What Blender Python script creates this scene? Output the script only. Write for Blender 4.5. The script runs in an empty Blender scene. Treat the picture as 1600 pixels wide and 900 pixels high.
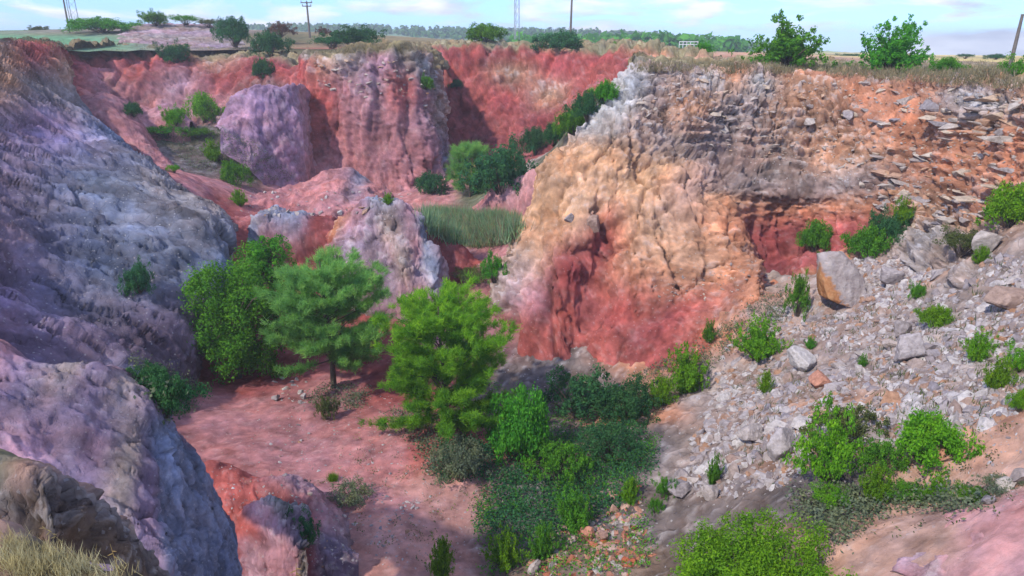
import bpy, bmesh, math, random
import numpy as np
from math import radians, sin, cos, pi
from mathutils import Vector, Matrix, Euler

S = bpy.context.scene
COL = S.collection
random.seed(7)
RNG = np.random.default_rng(11)

# ------------------------------------------------------------------ camera
F = 1050.0                     # focal length in pixels of the 1600 px wide photograph
PITCH = radians(19.2)
cam_d = bpy.data.cameras.new('camera')
cam = bpy.data.objects.new('camera', cam_d)
COL.objects.link(cam)
cam.location = (0, 0, 0)
cam.rotation_euler = (radians(90) - PITCH, 0, 0)
cam_d.sensor_width = 36
cam_d.lens = 36 * F / 1600
cam_d.clip_start = 0.1
cam_d.clip_end = 20000
S.camera = cam

# ------------------------------------------------------------------ light
SUN_EL, SUN_AZ = radians(44), radians(-136)      # azimuth from +Y (straight ahead), negative = to the left
sd = Vector((sin(SUN_AZ) * cos(SUN_EL), cos(SUN_AZ) * cos(SUN_EL), sin(SUN_EL)))
sun_d = bpy.data.lights.new('sun', 'SUN')
sun_d.energy = 2.1
sun_d.angle = radians(1.5)
sun_d.color = (1.0, 0.94, 0.84)
sun = bpy.data.objects.new('sun', sun_d)
sun.rotation_euler = sd.to_track_quat('Z', 'Y').to_euler()
sun.location = (-60, -30, 60)
COL.objects.link(sun)

W = bpy.data.worlds.new('World')
S.world = W
W.use_nodes = True
wt = W.node_tree
wt.nodes.clear()
def wn(t, **k):
    n = wt.nodes.new(t)
    for a, b in k.items():
        setattr(n, a, b)
    return n
sky = wn('ShaderNodeTexSky', sky_type='NISHITA', sun_disc=False)
sky.sun_elevation = SUN_EL
sky.sun_rotation = SUN_AZ
sky.air_density = 1.0
sky.dust_density = 0.25
sky.ozone_density = 2.5
bg = wn('ShaderNodeBackground')
bg.inputs['Strength'].default_value = 0.15
tc = wn('ShaderNodeTexCoord')
mp = wn('ShaderNodeMapping')
mp.inputs['Scale'].default_value = (1.0, 1.0, 4.5)
mp.inputs['Location'].default_value = (0.35, 0.2, 0.0)
n1 = wn('ShaderNodeTexNoise')
n1.inputs['Scale'].default_value = 5.5
n1.inputs['Detail'].default_value = 9
n1.inputs['Roughness'].default_value = 0.58
n1.inputs['Distortion'].default_value = 0.35
cr = wn('ShaderNodeValToRGB')
cr.color_ramp.elements[0].position = 0.46
cr.color_ramp.elements[1].position = 0.58
mx = wn('ShaderNodeMix', data_type='RGBA')
n2 = wn('ShaderNodeTexNoise')                          # broken clouds: white tops, grey bellies
n2.inputs['Scale'].default_value = 11
n2.inputs['Detail'].default_value = 6
cr2 = wn('ShaderNodeValToRGB')
cr2.color_ramp.elements[0].position = 0.36
cr2.color_ramp.elements[0].color = (2.5, 2.75, 3.3, 1)
cr2.color_ramp.elements[1].position = 0.6
cr2.color_ramp.elements[1].color = (4.5, 4.65, 5.0, 1)
wt.links.new(mp.outputs['Vector'], n2.inputs['Vector'])
wt.links.new(n2.outputs['Fac'], cr2.inputs['Fac'])
wt.links.new(cr2.outputs['Color'], mx.inputs['B'])
wt.links.new(tc.outputs['Generated'], mp.inputs['Vector'])
wt.links.new(mp.outputs['Vector'], n1.inputs['Vector'])
wt.links.new(n1.outputs['Fac'], cr.inputs['Fac'])
wt.links.new(cr.outputs['Color'], mx.inputs['Factor'])
tn = wn('ShaderNodeMix', data_type='RGBA', blend_type='MULTIPLY')
tn.inputs[0].default_value = 1.0
tn.inputs[7].default_value = (0.42, 0.62, 1.08, 1)       # a deeper, bluer summer sky
wt.links.new(sky.outputs['Color'], tn.inputs[6])
wt.links.new(tn.outputs[2], mx.inputs['A'])
wt.links.new(mx.outputs['Result'], bg.inputs['Color'])
wo = wn('ShaderNodeOutputWorld')
wt.links.new(bg.outputs['Background'], wo.inputs['Surface'])

vs = S.view_settings
vs.view_transform = 'Standard'
vs.look = 'None'
vs.exposure = 0.95
vs.gamma = 1
try:
    S.cycles.use_denoising = True
    S.cycles.max_bounces = 7
    S.cycles.diffuse_bounces = 5
    S.cycles.transmission_bounces = 3
except Exception:
    pass

# ------------------------------------------------------------------ helpers
CP, SP = cos(PITCH), sin(PITCH)
def ray(px, py):
    u, v = (px - 800) / F, (450 - py) / F
    return np.array([u, CP + v * SP, -SP + v * CP])
def at(px, py, D):
    r = ray(px, py)
    return r * (D / r[1])

def _hash(ix, iy, iz, s):
    h = (ix.astype(np.uint32) * np.uint32(374761393) + iy.astype(np.uint32) * np.uint32(668265263)
         + iz.astype(np.uint32) * np.uint32(2246822519) + np.uint32((s * 3266489917) & 0xffffffff))
    h = (h ^ (h >> np.uint32(15))) * np.uint32(2246822519)
    h = (h ^ (h >> np.uint32(13))) * np.uint32(3266489917)
    h = h ^ (h >> np.uint32(16))
    return (h & np.uint32(0xffffff)).astype(np.float32) / np.float32(0xffffff)

def vnoise(P, s=0):
    P = np.asarray(P, dtype=np.float32)
    i = np.floor(P)
    f = P - i
    i = i.astype(np.int64)
    u = f * f * f * (f * (f * 6 - 15) + 10)
    out = 0
    for dx in (0, 1):
        wx = u[:, 0] if dx else 1 - u[:, 0]
        for dy in (0, 1):
            wy = u[:, 1] if dy else 1 - u[:, 1]
            for dz in (0, 1):
                wz = u[:, 2] if dz else 1 - u[:, 2]
                out = out + wx * wy * wz * _hash(i[:, 0] + dx, i[:, 1] + dy, i[:, 2] + dz, s)
    return out * 2 - 1

def fbm(P, f=1.0, octv=4, s=0, gain=0.5, ridged=False):
    out, a, tot = 0, 1.0, 0.0
    P = np.asarray(P, dtype=np.float32) * f
    for k in range(octv):
        n = vnoise(P + 17.3 * k, s + k)
        if ridged:
            n = 1 - 2 * np.abs(n)
        out = out + a * n
        tot += a
        a *= gain
        P = P * 2.03
    return out / tot

def worley(P, s=0):
    P = np.asarray(P, dtype=np.float32)
    i = np.floor(P).astype(np.int64)
    f1 = np.full(len(P), 9.0, np.float32)
    f2 = np.full(len(P), 9.0, np.float32)
    idr = np.zeros(len(P), np.float32); off = np.zeros((len(P), 3), np.float32)
    for dx in (-1, 0, 1):
        for dy in (-1, 0, 1):
            for dz in (-1, 0, 1):
                a, b, c = i[:, 0] + dx, i[:, 1] + dy, i[:, 2] + dz
                ox, oy, oz = _hash(a, b, c, s), _hash(a, b, c, s + 1), _hash(a, b, c, s + 2)
                d = (a + ox - P[:, 0]) ** 2 + (b + oy - P[:, 1]) ** 2 + (c + oz - P[:, 2]) ** 2
                near = d < f1
                f2 = np.where(near, f1, np.minimum(f2, d))
                idr = np.where(near, _hash(a, b, c, s + 3), idr)
                off = np.where(near[:, None], np.stack([P[:, 0] - a - ox, P[:, 1] - b - oy, P[:, 2] - c - oz], -1), off)
                f1 = np.where(near, d, f1)
    k = (idr * 1e6).astype(np.int64)
    g = np.stack([_hash(k, k, k, 5) - 0.5, _hash(k, k, k, 6) - 0.5, _hash(k, k, k, 7) - 0.5], -1)
    return np.sqrt(f1), np.sqrt(f2), idr, np.sum(g * off, -1)

def sstep(a, b, x):
    t = np.clip((x - a) / (b - a), 0, 1)
    return t * t * (3 - 2 * t)

def mesh_from(name, V, Fc, smooth=True, cols=None, rock=None, attrs=None):
    V = np.asarray(V, np.float32)
    Fc = np.asarray(Fc, np.int32)
    k = Fc.shape[1]
    me = bpy.data.meshes.new(name)
    me.vertices.add(len(V))
    me.vertices.foreach_set('co', V.ravel())
    me.loops.add(Fc.size)
    me.loops.foreach_set('vertex_index', Fc.ravel())
    me.polygons.add(len(Fc))
    me.polygons.foreach_set('loop_start', np.arange(0, Fc.size, k, dtype=np.int32))
    me.polygons.foreach_set('loop_total', np.full(len(Fc), k, np.int32))
    me.update(calc_edges=True)
    me.polygons.foreach_set('use_smooth', np.full(len(Fc), smooth, bool))
    if cols is not None:
        a = me.attributes.new('strata', 'FLOAT_COLOR', 'POINT')
        c = np.ones((len(V), 4), np.float32)
        c[:, :3] = cols
        a.data.foreach_set('color', c.ravel())
    if rock is not None:
        a = me.attributes.new('rock', 'FLOAT', 'POINT')
        a.data.foreach_set('value', np.asarray(rock, np.float32))
    for n, v in (attrs or {}).items():
        a = me.attributes.new(n, 'FLOAT', 'POINT')
        a.data.foreach_set('value', np.asarray(v, np.float32))
    return me

def tag(o, label=None, cat=None, group=None, kind=None):
    if label: o['label'] = label
    if cat: o['category'] = cat
    if group: o['group'] = group
    if kind: o['kind'] = kind
    return o

def obj(name, me, mat=None, parent=None, loc=None, rot=None, scale=None):
    o = bpy.data.objects.new(name, me)
    COL.objects.link(o)
    if mat is not None and me is not None and len(me.materials) == 0:
        me.materials.append(mat)
    if parent is not None: o.parent = parent
    if loc is not None: o.location = loc
    if rot is not None: o.rotation_euler = rot
    if scale is not None: o.scale = scale
    return o

# ------------------------------------------------------------------ materials
class NT:
    def __init__(s, name):
        s.m = bpy.data.materials.new(name)
        s.m.use_nodes = True
        s.t = s.m.node_tree
        s.t.nodes.clear()
        s.out = s.n('ShaderNodeOutputMaterial')
    def n(s, t, inp=None, **k):
        n = s.t.nodes.new(t)
        for a, b in k.items(): setattr(n, a, b)
        for a, b in (inp or {}).items():
            if isinstance(b, bpy.types.NodeSocket): s.t.links.new(b, n.inputs[a])
            else: n.inputs[a].default_value = b
        return n
    def math(s, op, a, b=0.0, c=None):
        n = s.n('ShaderNodeMath', operation=op)
        for i, v in enumerate((a, b) if c is None else (a, b, c)):
            if isinstance(v, bpy.types.NodeSocket): s.t.links.new(v, n.inputs[i])
            else: n.inputs[i].default_value = v
        return n.outputs[0]
    def mix(s, f, a, b, blend='MIX'):
        n = s.n('ShaderNodeMix', data_type='RGBA', blend_type=blend)
        for key, v in (('Factor', f), ('A', a), ('B', b)):
            i = n.inputs[key] if key != 'Factor' else n.inputs[0]
            if key == 'A': i = n.inputs[6]
            if key == 'B': i = n.inputs[7]
            if isinstance(v, bpy.types.NodeSocket): s.t.links.new(v, i)
            else: i.default_value = v
        return n.outputs[2]
    def ramp(s, f, stops):
        n = s.n('ShaderNodeValToRGB', {'Fac': f})
        e = n.color_ramp.elements
        e[0].position, e[0].color = stops[0]
        e[1].position, e[1].color = stops[-1]
        for p, c in stops[1:-1]:
            q = e.new(p); q.color = c
        return n.outputs['Color']

def terrain_material(name, fine=1.0, stone=1.0):
    t = NT(name)
    a = t.n('ShaderNodeAttribute', attribute_name='strata').outputs['Color']
    rk = t.n('ShaderNodeAttribute', attribute_name='rock').outputs['Fac']
    pos = t.n('ShaderNodeNewGeometry').outputs['Position']
    nz = t.n('ShaderNodeTexNoise', {'Vector': pos, 'Scale': 1.1 * fine, 'Detail': 9.0, 'Roughness': 0.68}).outputs['Fac']
    v = t.ramp(nz, [(0.3, (0.58, 0.56, 0.56, 1)), (0.5, (1, 1, 1, 1)), (0.7, (1.4, 1.39, 1.37, 1))])
    c = t.mix(1.0, a, v, 'MULTIPLY')
    # embedded small stones and grit
    vo = t.n('ShaderNodeTexVoronoi', {'Vector': pos, 'Scale': 4.6 * fine, 'Randomness': 1.0}, distance='MANHATTAN')
    stones = t.math('MULTIPLY', t.ramp(vo.outputs['Distance'], [(0.3, (1, 1, 1, 1)), (0.36, (0, 0, 0, 1))]),
                    t.ramp(vo.outputs['Color'], [(0.62, (0, 0, 0, 1)), (0.7, (1, 1, 1, 1))]))
    sc = t.mix(vo.outputs['Color'], (0.42, 0.37, 0.36, 1), (0.6, 0.57, 0.56, 1))
    c = t.mix(t.math('MULTIPLY', t.math('MULTIPLY', stones, rk), 0.75 * stone), c, sc)
    wv = t.n('ShaderNodeTexNoise', {'Vector': pos, 'Scale': 0.9 * fine, 'Detail': 4.0})
    wp_ = t.n('ShaderNodeVectorMath', {0: pos, 1: wv.outputs['Color']}, operation='ADD').outputs[0]
    ck = t.n('ShaderNodeTexVoronoi', {'Vector': wp_, 'Scale': 1.3 * fine}, feature='DISTANCE_TO_EDGE').outputs['Distance']
    crack = t.ramp(ck, [(0.0, (0, 0, 0, 1)), (0.035, (1, 1, 1, 1))])
    hue = t.n('ShaderNodeTexNoise', {'Vector': pos, 'Scale': 0.33 * fine, 'Detail': 6.0, 'Roughness': 0.7}).outputs['Fac']
    c = t.mix(1.0, c, t.ramp(hue, [(0.3, (1.12, 0.93, 0.82, 1)), (0.5, (1, 1, 1, 1)), (0.7, (0.9, 0.98, 1.12, 1))]), 'MULTIPLY')
    nb = t.n('ShaderNodeTexNoise', {'Vector': pos, 'Scale': 5.0 * fine, 'Detail': 11.0, 'Roughness': 0.85}).outputs['Fac']
    hgt = t.math('ADD', t.math('ADD', t.math('MULTIPLY', nb, 0.6), t.math('MULTIPLY', crack, t.math('MULTIPLY', rk, 0.35))), t.math('MULTIPLY', t.math('MULTIPLY', stones, rk), 0.25))
    bp = t.n('ShaderNodeBump', {'Height': hgt, 'Strength': 0.9, 'Distance': 0.16 / fine})
    b = t.n('ShaderNodeBsdfDiffuse', {'Color': c, 'Roughness': 0.6, 'Normal': bp.outputs['Normal']})
    t.t.links.new(b.outputs[0], t.out.inputs['Surface'])
    return t.m

def leaf_material(name, dark, light, transl=0.35):
    t = NT(name)
    tint = t.n('ShaderNodeAttribute', attribute_name='tint').outputs['Fac']
    rnd = t.n('ShaderNodeObjectInfo').outputs['Random']
    c = t.mix(tint, dark + (1,), light + (1,))
    vn = t.n('ShaderNodeTexNoise', {'Vector': t.n('ShaderNodeNewGeometry').outputs['Position'], 'Scale': 1.7, 'Detail': 5.0, 'Roughness': 0.7}).outputs['Fac']
    c = t.mix(1.0, c, t.ramp(vn, [(0.32, (0.72, 0.82, 1.1, 1)), (0.5, (1, 1, 1, 1)), (0.7, (1.35, 1.15, 0.9, 1))]), 'MULTIPLY')
    hs = t.n('ShaderNodeHueSaturation', {'Color': c, 'Hue': t.math('MULTIPLY_ADD', rnd, 0.03, 0.485), 'Value': t.math('MULTIPLY_ADD', rnd, 0.3, 0.85)})
    d = t.n('ShaderNodeBsdfDiffuse', {'Color': hs.outputs[0]})
    tr = t.n('ShaderNodeBsdfTranslucent', {'Color': hs.outputs[0]})
    m = t.n('ShaderNodeMixShader', {0: transl})
    t.t.links.new(d.outputs[0], m.inputs[1]); t.t.links.new(tr.outputs[0], m.inputs[2])
    t.t.links.new(m.outputs[0], t.out.inputs['Surface'])
    return t.m

def plain_material(name, c1, c2, scale=6.0, rough=0.8):
    t = NT(name)
    tco = t.n('ShaderNodeTexCoord').outputs['Object']
    nz = t.n('ShaderNodeTexNoise', {'Vector': tco, 'Scale': scale, 'Detail': 6.0, 'Roughness': 0.65}).outputs['Fac']
    c = t.ramp(nz, [(0.3, c1 + (1,)), (0.7, c2 + (1,))])
    bp = t.n('ShaderNodeBump', {'Height': nz, 'Strength': 0.5, 'Distance': 0.05})
    b = t.n('ShaderNodeBsdfPrincipled', {'Base Color': c, 'Roughness': rough, 'Normal': bp.outputs['Normal']})
    t.t.links.new(b.outputs[0], t.out.inputs['Surface'])
    return t.m

def stone_material(name, ramp):
    """Broken limestone: every stone its own tone, with grain and stain."""
    t = NT(name)
    rnd = t.n('ShaderNodeObjectInfo').outputs['Random']
    own = t.n('ShaderNodeAttribute', attribute_name='tint').outputs['Fac']
    k = t.math('FRACT', t.math('ADD', rnd, own))
    c = t.ramp(k, ramp)
    pos = t.n('ShaderNodeNewGeometry').outputs['Position']
    nz = t.n('ShaderNodeTexNoise', {'Vector': pos, 'Scale': 5.0, 'Detail': 8.0, 'Roughness': 0.7}).outputs['Fac']
    c = t.mix(1.0, c, t.ramp(nz, [(0.3, (0.6, 0.58, 0.57, 1)), (0.7, (1.3, 1.3, 1.3, 1))]), 'MULTIPLY')
    bp = t.n('ShaderNodeBump', {'Height': nz, 'Strength': 0.8, 'Distance': 0.1})
    b = t.n('ShaderNodeBsdfDiffuse', {'Color': c, 'Normal': bp.outputs['Normal']})
    t.t.links.new(b.outputs[0], t.out.inputs['Surface'])
    return t.m

M = {}
M['terrain'] = terrain_material('quarry_earth')
M['terrain_near'] = terrain_material('near_earth', fine=2.6, stone=0.6)
M['terrain_far'] = terrain_material('far_earth', fine=0.6)
M['stone'] = stone_material('broken_limestone', [(0.0, (0.29, 0.245, 0.24, 1)), (0.3, (0.42, 0.37, 0.36, 1)), (0.55, (0.54, 0.495, 0.465, 1)),
                            (0.7, (0.34, 0.27, 0.24, 1)), (0.8, (0.40, 0.22, 0.13, 1)), (0.88, (0.27, 0.22, 0.21, 1)), (1.0, (0.30, 0.27, 0.29, 1))])
M['strata_stone'] = stone_material('ledge_stone', [(0.0, (0.36, 0.29, 0.26, 1)), (0.3, (0.47, 0.41, 0.36, 1)), (0.55, (0.52, 0.42, 0.32, 1)),
                                   (0.72, (0.46, 0.24, 0.13, 1)), (0.8, (0.40, 0.33, 0.29, 1)), (1.0, (0.28, 0.25, 0.26, 1))])
M['red_stone'] = stone_material('red_stone', [(0.0, (0.42, 0.12, 0.06, 1)), (0.5, (0.5, 0.28, 0.2, 1)), (0.8, (0.45, 0.4, 0.36, 1)), (1.0, (0.4, 0.14, 0.08, 1))])
M['bright'] = leaf_material('bright_leaves', (0.06, 0.18, 0.012), (0.24, 0.48, 0.025), 0.42)
M['mid'] = leaf_material('green_leaves', (0.045, 0.17, 0.02), (0.16, 0.41, 0.035), 0.42)
M['dark'] = leaf_material('dark_leaves', (0.03, 0.10, 0.045), (0.075, 0.22, 0.07), 0.4)
M['olive'] = leaf_material('olive_leaves', (0.06, 0.09, 0.03), (0.17, 0.2, 0.06))
M['brown'] = leaf_material('reddish_twigs', (0.10, 0.05, 0.04), (0.2, 0.11, 0.08))
M['pine'] = leaf_material('pine_needles', (0.13, 0.33, 0.07), (0.32, 0.58, 0.14), 0.5)
M['pine_lit'] = leaf_material('young_pine_needles', (0.08, 0.24, 0.025), (0.33, 0.58, 0.04), 0.5)
M['reed'] = leaf_material('reed_blades', (0.15, 0.34, 0.15), (0.38, 0.55, 0.30), 0.5)
M['straw'] = leaf_material('dry_grass', (0.36, 0.27, 0.11), (0.68, 0.58, 0.30), 0.35)
M['dull'] = leaf_material('dull_grass', (0.17, 0.15, 0.08), (0.36, 0.32, 0.18), 0.3)
M['grey_scrub'] = leaf_material('grey_scrub', (0.09, 0.12, 0.065), (0.20, 0.23, 0.13), 0.3)
M['forest'] = leaf_material('far_tree_leaves', (0.05, 0.12, 0.03), (0.13, 0.24, 0.05), 0.2)
M['bark'] = plain_material('bark', (0.05, 0.035, 0.025), (0.13, 0.09, 0.065), 9)
M['wood'] = plain_material('weathered_wood', (0.10, 0.08, 0.065), (0.2, 0.17, 0.14), 5)
M['metal'] = plain_material('galvanised_steel', (0.25, 0.26, 0.28), (0.38, 0.39, 0.41), 8, 0.5)
M['white'] = plain_material('white_paint', (0.7, 0.7, 0.68), (0.82, 0.82, 0.8), 8)

# palette of the quarry's earths, three darkened for shade: colour, rockiness
PAL = {
    'r': ((0.37, 0.105, 0.09), 0.25), 'd': ((0.29, 0.085, 0.08), 0.15), 'T': ((0.47, 0.245, 0.205), 0.3), 'p': ((0.41, 0.185, 0.185), 0.25),
    'u': ((0.385, 0.235, 0.315), 0.5), 'j': ((0.29, 0.205, 0.175), 0.7), 'Y': ((0.52, 0.30, 0.19), 0.45), 'y': ((0.53, 0.305, 0.175), 0.4), 'o': ((0.46, 0.215, 0.13), 0.55),
    'g': ((0.36, 0.26, 0.215), 1.0), 'w': ((0.42, 0.385, 0.36), 1.0), 'b': ((0.27, 0.27, 0.34), 0.6),
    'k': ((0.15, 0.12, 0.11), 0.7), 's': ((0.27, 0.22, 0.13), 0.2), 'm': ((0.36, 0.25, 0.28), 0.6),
    'f': ((0.15, 0.32, 0.17), 0.0), 'h': ((0.30, 0.235, 0.205), 0.7), 't': ((0.5, 0.30, 0.22), 0.3),
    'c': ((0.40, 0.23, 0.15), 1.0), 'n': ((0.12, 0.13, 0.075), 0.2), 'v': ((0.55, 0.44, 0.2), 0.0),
    'B': ((0.165, 0.18, 0.25), 0.6), 'M': ((0.225, 0.16, 0.205), 0.6), 'U': ((0.25, 0.175, 0.265), 0.45), 'G': ((0.26, 0.235, 0.24), 1.0), 'H': ((0.30, 0.235, 0.21), 0.7),  # B, M, U: b, m, u darkened, the left side's shade put into colour
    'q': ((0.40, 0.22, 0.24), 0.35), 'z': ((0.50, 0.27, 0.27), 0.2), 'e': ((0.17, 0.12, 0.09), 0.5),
}
def pts(s):
    out = []
    for w in s.split():
        x, y, d, c = w.split(',')
        p = at(float(x), float(y), float(d))
        col, rk = PAL[c]
        out.append([*p, *col, rk])
    return np.array(out)

def spline(A, n):
    """A: (R, C, K) control rows -> n rows, cubic, spaced by mean angular chord length."""
    R = len(A)
    seg = np.linalg.norm(np.diff(A[..., :3], axis=0), axis=-1) / np.maximum(2.0, np.linalg.norm(A[:-1, :, :3], axis=-1))
    s = np.concatenate([[0], np.cumsum(seg.mean(axis=1) + 1e-6)])
    m = np.zeros_like(A)
    for i in range(R):
        a, b = max(i - 1, 0), min(i + 1, R - 1)
        m[i] = (A[b] - A[a]) / (s[b] - s[a])
    x = np.linspace(0, s[-1], n)
    k = np.clip(np.searchsorted(s, x, 'right') - 1, 0, R - 2)
    h = s[k + 1] - s[k]
    t = (x - s[k]) / h
    sh = (-1,) + (1,) * (A.ndim - 1)
    t, h = t.reshape(sh), h.reshape(sh)
    t2, t3 = t * t, t * t * t
    return (2*t3-3*t2+1) * A[k] + (t3-2*t2+t) * h * m[k] + (-2*t3+3*t2) * A[k+1] + (t3-t2) * h * m[k+1]

def grid_faces(nv, nu):
    i = np.arange(nv * nu).reshape(nv, nu)
    return np.stack([i[:-1, :-1], i[1:, :-1], i[1:, 1:], i[:-1, 1:]], -1).reshape(-1, 4)

def relief(G, large=0.5, lf=0.18, block=0.5, bf=0.55, flat=2.0, rill=0.0, rf=0.5, fine=0.08, seed=1, tilt=0.0, mottle=0.3, jitter=0.5, soilz=0.3, crack=0.0, cf=0.3, grain=None, strata=0.0, sdir=(0.1, 0, 1), sf=0.8, pale=1.0):
    """G (nv,nu,7) -> displaced positions, colours. Blocks are bedded (flat) and stand proud by their own amount."""
    nv, nu, _ = G.shape
    P = G[..., :3]
    du = np.gradient(P, axis=1); dv = np.gradient(P, axis=0)
    N = np.cross(du, dv)
    N /= np.linalg.norm(N, axis=-1, keepdims=True) + 1e-9
    if np.mean(np.sum(N * P, -1)) > 0: N = -N
    P = P.reshape(-1, 3); N = N.reshape(-1, 3)
    C = np.clip(G[..., 3:6].reshape(-1, 3), 0.01, 1); rk = np.clip(G[..., 6].reshape(-1), 0, 1.2)
    d = large * fbm(P, lf, 4, seed)
    if rill:
        q = P * np.array([1, 1, 0.14])
        d = d + rill * fbm(q, rf, 4, seed + 20, ridged=True) * np.clip(1 - rk, 0, 1)
        q = (P + 1.2 * np.stack([fbm(P, 0.12, 2, seed + 25)] * 2 + [0 * d], -1)) * np.array([1, 1, 0.08])
        d = d - 2.1 * rill * np.clip(fbm(q, 0.4, 3, seed + 27, ridged=True) - 0.12, 0, 1) * np.clip(1 - rk, 0, 1)
    warp = np.stack([fbm(P, 0.5, 3, seed + 40 + i) for i in range(3)], -1)
    if block:
        q = P + 0.5 * warp + 0.12 * np.stack([fbm(P, 2.0, 3, seed + 160 + i) for i in range(3)], -1)
        if grain is not None:
            g_ = np.array(grain) / np.linalg.norm(grain)
            q = q - 0.65 * (q @ g_)[:, None] * g_
        if tilt:
            q = q @ np.array(Euler((0, tilt, 0)).to_matrix())
        q = q * np.array([1, 1, flat])
        f1, f2, ci, ti = worley(q * bf, seed + 60)
        f1b, f2b, cj, tj = worley(q * bf * 2.7, seed + 70)
        edge = sstep(0.0, 0.16, f2 - f1); edgeb = sstep(0.0, 0.2, f2b - f1b)
        d = d + rk * block * ((ci - 0.5) * 0.8 + 1.5 * ti - 0.22 * (1 - edge)) + rk * block * 0.5 * ((cj - 0.5) * 0.8 + 1.5 * tj - 0.2 * (1 - edgeb))
        br = 1 + jitter * rk * ((ci - 0.5) * 0.9 + (cj - 0.5) * 0.9)
        C = C * br[:, None]
        pale = (sstep(0.78, 0.86, cj) * rk * edgeb)[:, None] * 0.55 * jitter * 2 * pale
        C = C * (1 - pale) + pale * np.array([0.47, 0.43, 0.41])
    stretch = np.array([1, 1, soilz])
    w2 = P + 0.3 * warp + 0.16 * np.stack([fbm(P, 2.3, 3, seed + 150 + i) for i in range(3)], -1)
    if grain is not None:
        g_ = np.array(grain) / np.linalg.norm(grain)
        w2 = w2 - 0.72 * (w2 @ g_)[:, None] * g_
    rough = 0.35 + 0.9 * sstep(-0.25, 0.4, fbm(P, 0.28, 3, seed + 140)) + 0.25 * rk
    for q_, fq, am in ((w2 * stretch, 0.6, 2.2), (w2 * stretch, 1.7, 0.9), (w2 + 3.1, 4.6, 0.6)):
        a1, a2, cid, tl = worley(q_ * fq, seed + 130 + int(fq * 10))
        e_ = sstep(0, 0.10, a2 - a1)
        d = d + fine * am * rough * ((cid - 0.5) * 0.55 + 1.5 * tl - 0.18 * (1 - e_))
        C = C * (1 + 0.22 * (cid - 0.5))[:, None]
    d = d + fine * 0.5 * fbm(P, 2.1, 5, seed + 95, gain=0.7, ridged=True)
    if crack:
        qc = w2 * np.array([1, 1, soilz]) if grain is None else w2
        for fq, am in ((cf, 1.0), (cf * 2.3, 0.55)):
            c1, c2, cid, tl = worley(qc * fq, seed + 180 + int(fq * 10))
            ln = (1 - sstep(0.0, 0.075, c2 - c1)) * sstep(-0.25, 0.2, fbm(P, 0.25, 2, seed + 190))
            d = d + crack * am * (1.3 * tl - 0.8 * ln)
            C = C * (1 - 0.18 * ln)[:, None] * (1 + 0.16 * (cid - 0.5))[:, None]
    if strata:
        sv = np.array(sdir) / np.linalg.norm(sdir)
        w_ = P @ sv * sf + 0.7 * warp[:, 0] + 0.25 * fbm(P, 1.1, 3, seed + 44)
        fr = w_ - np.floor(w_)
        k_ = np.floor(w_).astype(np.int64)
        bed = _hash(k_, k_, k_, seed + 3)
        saw = np.where(fr < 0.82, fr / 0.82, (1 - fr) / 0.18)
        brk = sstep(-0.2, 0.35, fbm(P, 0.3, 3, seed + 47))
        d = d + strata * np.clip(rk * 1.4 - 0.3, 0.15, 1) * brk * (saw - 0.5) * (0.4 + bed)
        C = C * (1 + 0.3 * (bed - 0.5) * brk)[:, None]
    if grain is not None:
        sg = P - 0.88 * (P @ g_)[:, None] * g_
        st_ = fbm(sg, 0.9, 4, seed + 170, gain=0.6)
        C = C * (1 + 0.4 * st_)[:, None]
        d = d + fine * 1.6 * st_
    mo = fbm(P, 0.35, 5, seed + 110, gain=0.6)
    C = C * (1 + mottle * mo)[:, None]
    P = P + N * d[:, None]
    return P, np.clip(C, 0.01, 0.8), rk, N

TERRAIN = {}
def loft(name, rows, nu, nv, mat='terrain', plateau=None, back=None, label=None, pcol='s', fan=False, **rel):
    A = np.stack([r if isinstance(r, np.ndarray) else pts(r) for r in rows])
    extra = []
    if plateau:
        for (dy, dz) in plateau:
            r = A[0].copy(); r[:, 1] += dy; r[:, 2] += dz; r[:, 0] *= (r[:, 1] / (r[:, 1] - dy)) if fan else 1.0; r[:, 3:6] = PAL[pcol][0]; r[:, 6] = 0.2
            extra.append(r)
    if back:
        for (dy, dz) in back:
            r = A[0].copy(); r[:, 1] += dy; r[:, 2] += dz
            extra.append(r)
    if extra:
        A = np.concatenate([np.stack(extra[::-1]), A])
    G = spline(A, nv)
    G = np.swapaxes(spline(np.swapaxes(G, 0, 1), nu), 0, 1)
    V, C, rk, N = relief(G, **rel)
    o = obj(name, mesh_from(name, V, grid_faces(nv, nu), True, C, rk), M[mat])
    o['kind'] = 'structure'
    if label: o['label'] = label
    TERRAIN[name] = (V.reshape(nv, nu, 3), N.reshape(nv, nu, 3), rk.reshape(nv, nu), o)
    return o

def ridge(name, crest, foot, nu, nv, mids=2, bulge=0.18, back=((3, -2.5), (6, -8)), midcol=None, **k):
    a, b = pts(crest), pts(foot)
    rows = [a]
    for i in range(1, mids + 1):
        t = i / (mids + 1)
        r = a * (1 - t) + b * t
        L = np.linalg.norm(b[:, :3] - a[:, :3], axis=1)
        r[:, 1] -= bulge * 4 * t * (1 - t) * L * 0.6
        r[:, 2] += bulge * 4 * t * (1 - t) * L * 0.6
        if midcol and i - 1 < len(midcol) and midcol[i - 1]:
            for j, c in enumerate(midcol[i - 1]):
                if c != '.':
                    r[j, 3:6], r[j, 6] = PAL[c]
        rows.append(r)
    rows.append(b)
    u = b.copy(); u[:, 2] -= 2.0; u[:, 1] -= 0.6
    rows.append(u)
    return loft(name, rows, nu, nv, back=back, **k)

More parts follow.
